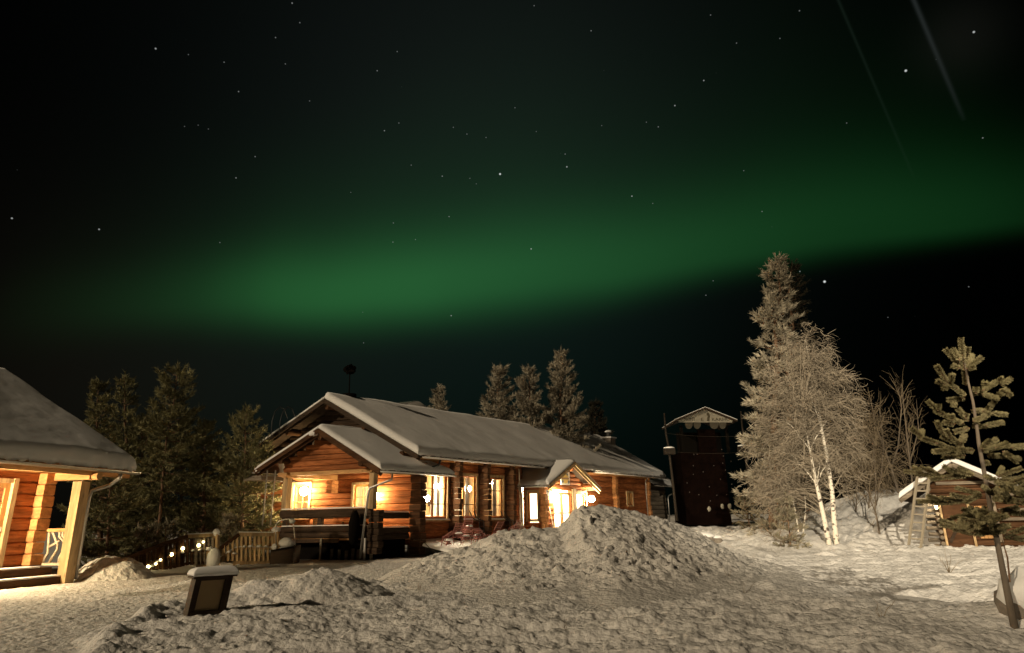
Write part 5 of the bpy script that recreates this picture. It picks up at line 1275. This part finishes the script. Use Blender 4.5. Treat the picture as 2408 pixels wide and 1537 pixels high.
def conifer(label, x, y, Y, top, mat, seed, wid=.22, low=.12, dens=1.0, lean=0.0, name='pine_tree', group='frosted pines', tuft=.34, bark='bark_pine', tk=8, up=.45, trunk_r=None, shape=.75, tw=.024, spread=.55):
    """x,y: foot in the photo; top: photo position of the tip; Y distance"""
    g = np.random.default_rng(seed); b = at(x, y, Y); b[2] = min(b[2], ground_h(np.array([b[0]]), np.array([b[1]]))[0]) - .1
    tp = at(*top, Y + .2); Hh = tp[2] - b[2]; ax = tp - b
    o = thing(name, label, 'tree', b, group); R = wid * Hh; tr = trunk_r or Hh * .014
    mb = MB(); ts = np.linspace(0, 1, 9); wob = g.normal(0, .012 * Hh, (9, 2)); wob[0] = wob[-1] = 0
    mb.tube([b + ax * t_ + (wob[i][0] * .5, wob[i][1] * .5, 0) for i, t_ in enumerate(ts)], [tr * (1.05 - t_) + .012 for t_ in ts], 8); mb.build('trunk', bark, o, True)
    P = []; Dn = []; L = []; mbB = MB(); t_ = low; plume = g.uniform(.8, 1.2)
    while t_ < .985:
        u_ = (t_ - low) / (1 - low); rad = R * ((1 - u_) ** shape) * (.6 + .4 * min(1, u_ * 5)) * g.uniform(.8, 1.15) + .12
        nb = int(g.integers(4, 7)); a0 = g.random() * 6.28
        for k in range(nb):
            a = a0 + k * 6.283 / nb + g.normal(0, .3); ln = rad * g.uniform(.5, 1.2)
            org = b + ax * (t_ + g.normal(0, .008)); el_u = up * (.35 + u_) + g.normal(0, .14); h = np.array([math.cos(a), math.sin(a), 0])
            cur = lambda f_: org + h * ln * f_ + np.array([0, 0, ln * (el_u * f_ * f_ + (.05 - .28 * (1 - u_)) * f_)])
            if ln > .4: mbB.tube([cur(0), cur(.5), cur(1)], [.020 + .006 * ln, .014, .008], 4, False)
            ns = max(4, int(ln * 6.0 * dens))
            for q in range(ns + 1):
                f_ = 1.0 if q == ns else g.uniform(.22, 1) ** .8; p0 = cur(f_); dd = unit(cur(f_) - cur(f_ - .05))
                lat = unit(np.cross(dd, (0, 0, 1))) * (1 if q % 2 else -1); sl = min(.85, (.24 + .40 * ln * (1.1 - f_))) * g.uniform(.6, 1.15)
                d2 = dd if q == ns else unit(dd * .75 + lat * g.uniform(.35, 1.0) + np.array([0, 0, .22 + g.normal(0, .16)]))
                m_ = max(2, int(sl / .13))
                for z in range(m_):
                    P.append(p0 + d2 * sl * z / m_ + np.array([0, 0, .05 * (z / m_) ** 2])); Dn.append(unit(d2 + np.array([0, 0, .12 + .25 * z / m_]))); L.append(tuft * .62 * g.uniform(.75, 1.2))
        t_ += (.24 + .22 * g.random()) / Hh * (1.0 if Hh < 9 else 1.15)
    for z in range(4): P.append(b + ax * (.955 + .012 * z)); Dn.append(np.array([0, 0, 1.])); L.append(tuft * .9)
    if mbB.f: mbB.build('branch', bark, o)
    V, Fc = tufts(np.array(P), np.array(Dn), np.array(L), tk, tw, spread, g)
    np_mesh('crown', V, Fc, mat, o); return o


LG = 'pines behind the wooden railing'; MG = 'frosted pines behind the lodge roof'
conifer('dark pine whose top shows just above the near cabin roof', 235, 1330, 34, (232, 905), 'needle_green', 101, .145, .06, 1.3, group=LG, tuft=.42)
conifer('tall dark pine, second from the near cabin, with a narrow top', 300, 1330, 37, (293, 884), 'needle_green', 102, .125, .06, 1.3, group=LG, tuft=.42)
conifer('tallest pine of the left group, bushy crown on a long bare reddish trunk', 362, 1330, 33, (418, 868), 'needle_green', 103, .150, .36, 1.5, group=LG, trunk_r=.085, shape=.50, tuft=.44)
conifer('small pine in the middle of the left group, between the two bushy ones', 478, 1300, 34, (482, 997), 'needle_green', 104, .20, .03, 1.4, group=LG, shape=.6, tuft=.40)
conifer('wide bushy pine close to the lodge gable', 566, 1300, 33.5, (580, 965), 'needle_green', 105, .21, .03, 1.4, group=LG, shape=.55, tuft=.42)
conifer('low dark pine filling the gap behind the near cabin post', 250, 1330, 30, (262, 1090), 'needle_green', 106, .40, .03, 1.2, group=LG, shape=.5)
conifer('dark pine between the bare trunk and the small middle pine', 425, 1310, 36, (430, 1000), 'needle_green', 107, .32, .03, 1.2, group=LG, shape=.55)
conifer('dark pine right behind the railing corner, below the wide bushy pine', 520, 1300, 36.5, (528, 1060), 'needle_green', 108, .40, .03, 1.2, group=LG, shape=.5)
conifer('dark pine behind the wall ladder, half hidden by the porch', 605, 1290, 35, (606, 1040), 'needle_green', 109, .32, .03, 1.2, group=LG, shape=.5)
conifer('dark pine left of the long bare trunk, its lower boughs sweeping low', 330, 1330, 35, (338, 990), 'needle_green', 119, .30, .03, 1.2, group=LG, shape=.5)
conifer('tiny frosted pine at the foot of the long bare trunk', 392, 1300, 29.5, (390, 1236), 'needle_frost', 110, .45, .05, 1.0, group='tiny frosted pines by the railing', tuft=.30, name='pine_sapling')
conifer('tiny frosted pine left of the long bare trunk', 352, 1300, 29, (345, 1248), 'needle_frost', 111, .42, .05, .8, group='tiny frosted pines by the railing', tuft=.30, name='pine_sapling')
conifer('tiny frosted pine above the flat part of the railing', 540, 1275, 31, (541, 1222), 'needle_frost', 112, .36, .05, .9, group='tiny frosted pines by the railing', tuft=.30, name='pine_sapling')
conifer('small lone frosted pine top above the lodge ridge', 1031, 1100, 47, (1031, 911), 'needle_rime', 121, .15, .10, 1.4, group=MG, tuft=.42, tw=.030)
conifer('broad frosted pine, left of the three behind the lodge roof', 1172, 1150, 52, (1175, 866), 'needle_rime', 122, .20, .10, 1.3, group=MG, tuft=.52, shape=.62, tw=.034)
conifer('middle one of the three frosted pines behind the lodge roof', 1243, 1150, 52, (1243, 867), 'needle_rime', 123, .175, .10, 1.3, group=MG, tuft=.52, shape=.65, tw=.034)
conifer('tallest of the three frosted pines behind the lodge roof', 1326, 1160, 53, (1319, 828), 'needle_rime', 124, .18, .10, 1.3, group=MG, tuft=.52, shape=.68, tw=.034)
conifer('dim rounded pine in the dark right of the three frosted ones', 1395, 1160, 62, (1400, 950), 'needle_dim', 125, .20, .10, 1.0, group=MG, tuft=.6, tw=.034)
conifer('towering frosted spruce rising behind the birch', 1818, 1285, 38, (1828, 614), 'needle_rime', 131, .108, .05, 1.15, group=None, name='spruce_tree', tuft=.54, up=.30, shape=.55, tw=.030, spread=.45)
conifer('dark spruce crown close behind the towering frosted spruce', 1852, 1285, 43, (1862, 620), 'needle_dim', 132, .085, .45, 1.0, group=None, name='spruce_tree', tuft=.46, up=.2, shape=.5)
conifer('little frosted spruce at the left foot of the birch', 1858, 1275, 31.5, (1848, 1170), 'needle_frost', 133, .26, .05, .9, group='small spruces by the birch', name='spruce_sapling', tuft=.3)
conifer('little frosted spruce beside the snowy mound at the end of the track', 1765, 1232, 44, (1748, 1165), 'needle_frost', 134, .34, .05, .8, group='small spruces by the birch', name='spruce_sapling', tuft=.34)


def ribbons(paths, w, g):
    """thin twigs: each path (k,3) becomes a narrow strip"""
    V = []; Fc = []; o = 0
    for p, ww in zip(paths, w):
        k = len(p); d = unit(np.gradient(p, axis=0)); s = unit(np.cross(d, g.normal(0, 1, 3))) * (ww * np.linspace(1, .45, k))[:, None]
        V.append(np.concatenate([p - s, p + s])); i = np.arange(k - 1) + o; Fc.append(np.stack([i, i + 1, i + 1 + k, i + k], 1)); o += 2 * k
    return np.concatenate(V), np.concatenate(Fc)


def birch(label, trunks, Y, crown, seed, n_br, mat='twig_frost', bark='birch_bark', name='birch_tree', group=None, droop=.55, tw=.014, rad=.13, sub=20, back=1.1, scale=1.0):
    """trunks: photo polylines; crown: list of ellipses (x, y, rx, ry) in photo units the twig sprays fill"""
    g = np.random.default_rng(seed); b = at(*trunks[0][0], Y); o = thing(name, label, 'tree', b, group); sc = Y / 1560.0
    tp = []
    for t_ in trunks:
        pts = [at(x, y, Y + .25 * i) for i, (x, y) in enumerate(t_)]; tp.append(pts)
        pts[0] = pts[0] - np.array([0, 0, .2]); k = len(pts); mb = MB(); mb.tube(pts, [rad * (1 - .82 * i / (k - 1)) for i in range(k)], 10); mb.build('trunk', bark, o, True)
    paths = []; ws = []
    for c in crown:
        cx, cy, rx, ry = c[:4]; nb = int(n_br * (c[4] if len(c) > 4 else 1)); ctr = at(cx, cy, Y + back); R3 = np.array([rx * sc, rx * sc * .7, ry * sc])
        for i in range(nb):
            d = unit(g.normal(0, 1, 3)); r = g.random() ** .38; tip = ctr + d * R3 * r
            tk_ = np.array(tp[g.integers(len(tp))]); hz = tip[2] - g.uniform(.3, .9) * np.linalg.norm(tip[:2] - ctr[:2]) - .6
            j = np.argmin(np.abs(tk_[:, 2] - hz)); st = tk_[j] + (tk_[min(j + 1, len(tk_) - 1)] - tk_[j]) * g.random()
            if np.linalg.norm(tip - st) > 4.0: st = tip + (st - tip) * (2.2 / np.linalg.norm(tip - st))
            s = np.linspace(0, 1, 6)[:, None]; p = st + (tip - st) * s + np.array([0, 0, 1]) * (np.sin(s * math.pi) * .20 * np.linalg.norm(tip - st) * g.uniform(.2, 1)); paths.append(p); ws.append(tw * 1.3)
            main = unit(unit(tip - st) * (1, 1, .5) + g.normal(0, .45, 3)); size = g.uniform(.26, .78) * scale
            for q in range(int(sub * g.uniform(.6, 1.35))):                         # a fuzzy spray of short curly rime-covered twigs
                i0 = tip + g.normal(0, .16, 3) * scale - main * g.random() * .35 * scale; hd = unit(main + g.normal(0, .62, 3)); ln = size * g.uniform(.45, 1.15); s4 = np.linspace(0, 1, 5)[:, None]
                curl = np.cross(hd, unit(g.normal(0, 1, 3))) * .35
                tpth = i0 + hd * ln * s4 + curl * ln * np.sin(s4 * 2.6) + np.array([0, 0, -droop]) * ln * s4 ** 2 * g.uniform(.2, 1.2)
                paths.append(tpth); ws.append(tw * g.uniform(.55, 1.15))
    if rad > .1:
        for q in range(16):                              # pale limbs forking off the trunks
            tk_ = tp[q % len(tp)]; i0 = int(g.integers(2, len(tk_) - 1)); st = tk_[i0]; a = g.uniform(0, 6.28); ln = g.uniform(1.2, 2.6) * (1 - .07 * i0); s = np.linspace(0, 1, 6)[:, None]
            pth = st + np.array([math.cos(a), math.sin(a) * .7, 0]) * ln * .55 * s + np.array([0, 0, 1.0]) * ln * (s - .25 * s * s) + g.normal(0, .05, (6, 3)) * s
            mb = MB(); mb.tube(list(pth), [.035, .028, .022, .017, .012, .007], 6); mb.build('limb', bark, o, True)
    V, Fc = ribbons(paths, ws, g); np_mesh('crown', V, Fc, mat, o); return o


birch('big frosted weeping birch with two slim white trunks', [[(1970, 1302), (1962, 1230), (1957, 1160), (1945, 1080), (1932, 1010), (1922, 940), (1908, 870), (1893, 800)], [(1955, 1302), (1938, 1220), (1920, 1140), (1905, 1060), (1888, 985)]], 31.0,
      [(1900, 830, 70, 75, .7), (1885, 905, 98, 80, 1.1), (1868, 985, 100, 80, 1.15), (1950, 930, 75, 95, .9), (1835, 1075, 78, 75, .85), (1988, 1010, 58, 95, .6), (1900, 1070, 85, 90, .8), (1815, 1150, 50, 60, .45), (1975, 1100, 50, 70, .3)], 201, 82, tw=.0140)
birch('low frosted birch sapling leaning left at the foot of the big birch', [[(1880, 1268), (1870, 1200), (1850, 1120)], [(1885, 1262), (1895, 1200), (1890, 1130)]], 33.5, [(1845, 1160, 60, 65, 1), (1900, 1150, 40, 60, .6)], 202, 80, group='frosted saplings by the birch', rad=.05, name='birch_sapling')
birch('thicket of drooping frosted twigs between the birch and the bare tree', [[(2010, 1235), (2015, 1150), (2025, 1060)], [(2040, 1225), (2045, 1140), (2060, 1050)]], 36, [(2030, 1090, 60, 100, 1), (2085, 1110, 55, 100, .7), (2040, 990, 45, 60, .5)], 203, 80, 'twig_bare', 'bark_grey', rad=.045, name='birch_sapling', group='frosted saplings by the birch', sub=12, droop=.5, tw=.013, scale=1.5)


def bare_tree(label, foot, Y, limbs, seed, mat='twig_bare', rad=.06, twigs=10, name='bare_tree', group='bare trees by the bank'):
    g = np.random.default_rng(seed); b = at(*foot, Y); o = thing(name, label, 'tree', b, group); paths = []; ws = []; mb = MB()
    for li, (pts) in enumerate(limbs):
        P3 = [at(x, y, Y + g.normal(0, .15) * (i > 0)) for i, (x, y) in enumerate(pts)]; k = len(P3)
        r0 = rad if li == 0 else rad * .55; mb.tube(P3, [r0 * (1 - .8 * i / (k - 1)) for i in range(k)], 6)
        for i in range(k - 1):
            for q in range(twigs):
                f_ = g.random(); st = P3[i] + (P3[i + 1] - P3[i]) * f_; hd = unit(unit(P3[i + 1] - P3[i]) * 1.1 + g.normal(0, .6, 3)); ln = g.uniform(.4, 1.3) * (Y / 36); s = np.linspace(0, 1, 5)[:, None]
                if i == 0 and f_ < .7 and li == 0: continue
                p = st + hd * ln * s + g.normal(0, .05, (5, 3)) * s + np.array([0, 0, .2]) * ln * s * s; paths.append(p); ws.append(.010)
                for q2 in range(2):
                    st2 = p[g.integers(1, 4)]; hd2 = unit(hd + g.normal(0, .6, 3)); p2 = st2 + hd2 * ln * .5 * s; paths.append(p2); ws.append(.007)
    mb.build('trunk', 'bark_grey' if mat == 'twig_bare' else mat, o, True); V, Fc = ribbons(paths, ws, g); np_mesh('crown', V, Fc, mat, o); return o


bare_tree('slim bare tree with forked dark trunk standing on the snowy bank', (2073, 1282), 33, [[(2073, 1285), (2066, 1240), (2058, 1200), (2060, 1130), (2052, 1040)], [(2058, 1205), (2045, 1170), (2030, 1120), (2022, 1060)], [(2060, 1190), (2072, 1120), (2078, 1050)]], 211, rad=.06)
bare_tree('leaning bare tree behind the hut ladder', (2118, 1180), 37, [[(2122, 1190), (2098, 1110), (2078, 1050), (2068, 960)], [(2095, 1105), (2112, 1050), (2120, 960), (2112, 910)], [(2080, 1060), (2060, 1000), (2045, 930)]], 212, rad=.09, twigs=12)
bare_tree('dark bare tree farthest right against the black sky', (2150, 1170), 41, [[(2152, 1190), (2140, 1090), (2130, 1000), (2120, 905)], [(2140, 1090), (2160, 1010), (2155, 940)], [(2145, 1120), (2130, 1050), (2150, 980)]], 213, rad=.07, twigs=12)
for k, (x, y, Y, h, lab) in enumerate(((1330, 1484, 9.6, .28, 'dry twig tuft poking from the hollow in the near snow'), (1750, 1392, 13.2, .42, 'thin dry twig standing on the lower right slope of the heap'), (1712, 1352, 15.0, .4, 'thin dry twig higher on the right slope of the heap'), (2232, 1345, 17, .55, 'dry weed clump standing on the snow before the hut'),
                                       (1080, 1324, 19.5, .3, 'dry twig at the left toe of the heap'), (985, 1380, 15, .3, 'short dry twig right of the small snow cone'), (2075, 1475, 10, .3, 'dry grass stalk at the lower right of the yard'))):
    p = at(x, y, Y); zz = ground_h(np.array([p[0]]), np.array([p[1]]))[0]; p[2] = max(zz, float(pile_h(np.array([p[0]]), np.array([p[1]]))[0])) - .04
    o = thing('dry_weed', lab, 'weed', p); g = np.random.default_rng(300 + k); paths = []; ws = []
    for q in range(5 if k != 3 else 16):
        s = np.linspace(0, 1, 5)[:, None]; paths.append(p + unit(g.normal(0, .33, 3) + (0, 0, 1)) * h * g.uniform(.5, 1.15) * s + g.normal(0, .02, (5, 3)) * s); ws.append(.006)
    V, Fc = ribbons(paths, ws, g); np_mesh('stem', V, Fc, 'twig_bare', o)
bare_tree('little bush with frosted twigs on the slope left of the birch foot', (1835, 1283), 28.5, [[(1835, 1285), (1834, 1262), (1836, 1240)], [(1836, 1275), (1820, 1265), (1812, 1255)], [(1836, 1275), (1852, 1266), (1862, 1258)]], 215, 'twig_bare', .02, 9, 'bush', None)

# ------------------------------------------------------------------ young pine near the right edge, thick frosted shoots
YPN = foot(2386, 1478)[1]
g = np.random.default_rng(77)
zpx = lambda x, y: ((3200 + x / 2.561) * .63924, (1200 + y / 2.561) * .63924)
pb = foot(2386, 1478); pb[2] -= .08
yp = thing('young_pine', 'young pine near the right edge, its upright shoots thick with frost', 'tree', pb)
TR = [(2386, 1478), (2366, 1380), (2352, 1310), (2330, 1200), (2316, 1120), (2302, 1045), (2297, 1005), (2288, 945), (2277, 900), (2270, 860), (2259, 800)]
tr3 = [at(x, y, YPN + .02 * i) for i, (x, y) in enumerate(TR)]; tr3[0] = pb
mb = MB(); mb.tube(tr3, [.048, .040, .035, .031, .027, .024, .021, .018, .015, .012, .007], 10); mb.build('trunk', 'bark_grey', yp, True)
SH = []   # needle-clad shoots: start, end, thickness


def zp(x, y, d=0.0): return at(*zpx(x, y), YPN + .15 + d)


for a, b in (((888, 420), (855, 118)), ((900, 380), (925, 205)), ((870, 400), (712, 222)), ((850, 330), (785, 220)), ((905, 400), (1050, 300)), ((935, 350), (962, 280)), ((850, 400), (775, 372)), ((910, 405), (985, 385)), ((905, 560), (892, 420)),
             ((830, 600), (740, 540)), ((735, 545), (630, 378)), ((765, 535), (775, 460)), ((720, 560), (638, 520)), ((740, 580), (690, 585)), ((900, 660), (830, 610)), ((900, 680), (745, 700)), ((800, 715), (790, 750)),
             ((945, 650), (1060, 610)), ((1060, 610), (1180, 535)), ((1180, 540), (1250, 495)), ((1230, 560), (1325, 500)), ((1220, 600), (1330, 655)), ((1000, 640), (1000, 585)), ((1080, 590), (1085, 530)), ((1060, 640), (1200, 680)), ((1200, 660), (1290, 600)),
             ((960, 800), (1060, 800)), ((1080, 830), (1190, 690)), ((1060, 800), (1130, 840)), ((1150, 820), (1280, 838)), ((970, 900), (1090, 850)),
             ((880, 920), (780, 880)), ((780, 890), (720, 840)), ((720, 850), (620, 800)), ((640, 800), (545, 710)), ((640, 800), (645, 745)), ((780, 880), (770, 840)), ((800, 930), (700, 912)), ((930, 900), (835, 785)), ((900, 870), (910, 830)),
             ((960, 940), (1090, 945)), ((1090, 940), (1250, 910)), ((940, 960), (800, 1000)), ((700, 1030), (630, 905)), ((760, 1060), (720, 980)), ((800, 1100), (680, 1040)), ((860, 1100), (890, 1030)), ((880, 1150), (780, 1060)),
             ((640, 1110), (500, 1060)), ((500, 1060), (395, 965)), ((480, 1060), (490, 990)), ((720, 1140), (620, 1100)), ((760, 1170), (610, 1185)), ((840, 1180), (700, 1140)), ((980, 1180), (840, 1160)), ((900, 1220), (700, 1240)),
             ((1050, 1160), (1130, 1080)), ((1130, 1120), (1190, 1070)), ((1060, 1180), (1260, 1120)), ((1260, 1130), (1440, 1140)), ((1250, 1180), (1390, 1280)), ((1100, 1220), (1330, 1230)), ((1080, 1260), (1110, 1310)), ((1180, 1150), (1290, 1110)), ((1330, 1150), (1452, 1130)), ((1330, 1240), (1400, 1250))):
    dd = g.normal(0, .12); SH.append((zp(*a, dd), zp(*b, dd + g.normal(0, .06)), .039))
for wi in range(4):                                   # lower whorls, looser and darker, spreading in front of the hut
    f_ = .66 - wi * .085; base_i = f_ * (len(tr3) - 1) * .62; i0 = int(base_i); org = tr3[i0] + (tr3[i0 + 1] - tr3[i0]) * (base_i - i0)
    nb = 3
    for k in range(nb):
        a = wi * .7 + k * 6.283 / nb + g.normal(0, .2); ln = g.uniform(.6, 1.05) * (1.0 - .06 * wi); h = np.array([math.cos(a), math.sin(a), -.16 + g.normal(0, .16)])
        pts = [org + h * ln * t_ + np.array([0, 0, .20 * t_ * t_ - .12 * t_]) for t_ in np.linspace(0, 1, 5)]
        for s in range(1, 4): SH.append((pts[s], pts[s + 1], .036))
        for s in range(1, 5):
            for sgn in (-1, 1):
                lat = unit(np.cross(h, (0, 0, 1))) * sgn; SH.append((pts[s] - h * .08, pts[s] + unit(lat * .7 + h * .6 + (0, 0, g.uniform(-.1, .95))) * g.uniform(.14, .28), .033))
mbB = MB(); BV = []; BF = []; o_ = 0
for a, b, r in SH:
    mbB.tube([a, b], [.010, .006], 5, False); ln = np.linalg.norm(b - a); n = int(max(130, 1900 * ln)); d = (b - a) / ln
    t_ = g.random(n) ** .8; base = a + (b - a) * t_[:, None]; rad = unit(np.cross(d, g.normal(0, 1, (n, 3)))); dirn_ = unit(rad * 1.0 + d * g.uniform(.3, .62, n)[:, None]); L = r * 1.22 * g.uniform(.8, 1.1, n)
    side = unit(np.cross(dirn_, g.normal(0, 1, (n, 3)))) * .0055; V = np.stack([base - side, base + side, base + dirn_ * L[:, None] + side * .5, base + dirn_ * L[:, None] - side * .5], 1).reshape(-1, 3); BV.append(V); BF.append(np.arange(len(V)).reshape(-1, 4) + o_); o_ += len(V)
mbB.build('branch', 'bark_pine', yp); np_mesh('crown', np.concatenate(BV), np.concatenate(BF), 'needle_young', yp)
for dx, ln in ((.03, .9),):
    mb = MB(); mb.tube([tr3[1] + (.06, 0, .05), tr3[1] + (.10, 0, .35), tr3[2] + (.09, .02, .2)], [.012, .010, .006], 6); mb.build('branch', 'bark_pine', yp)
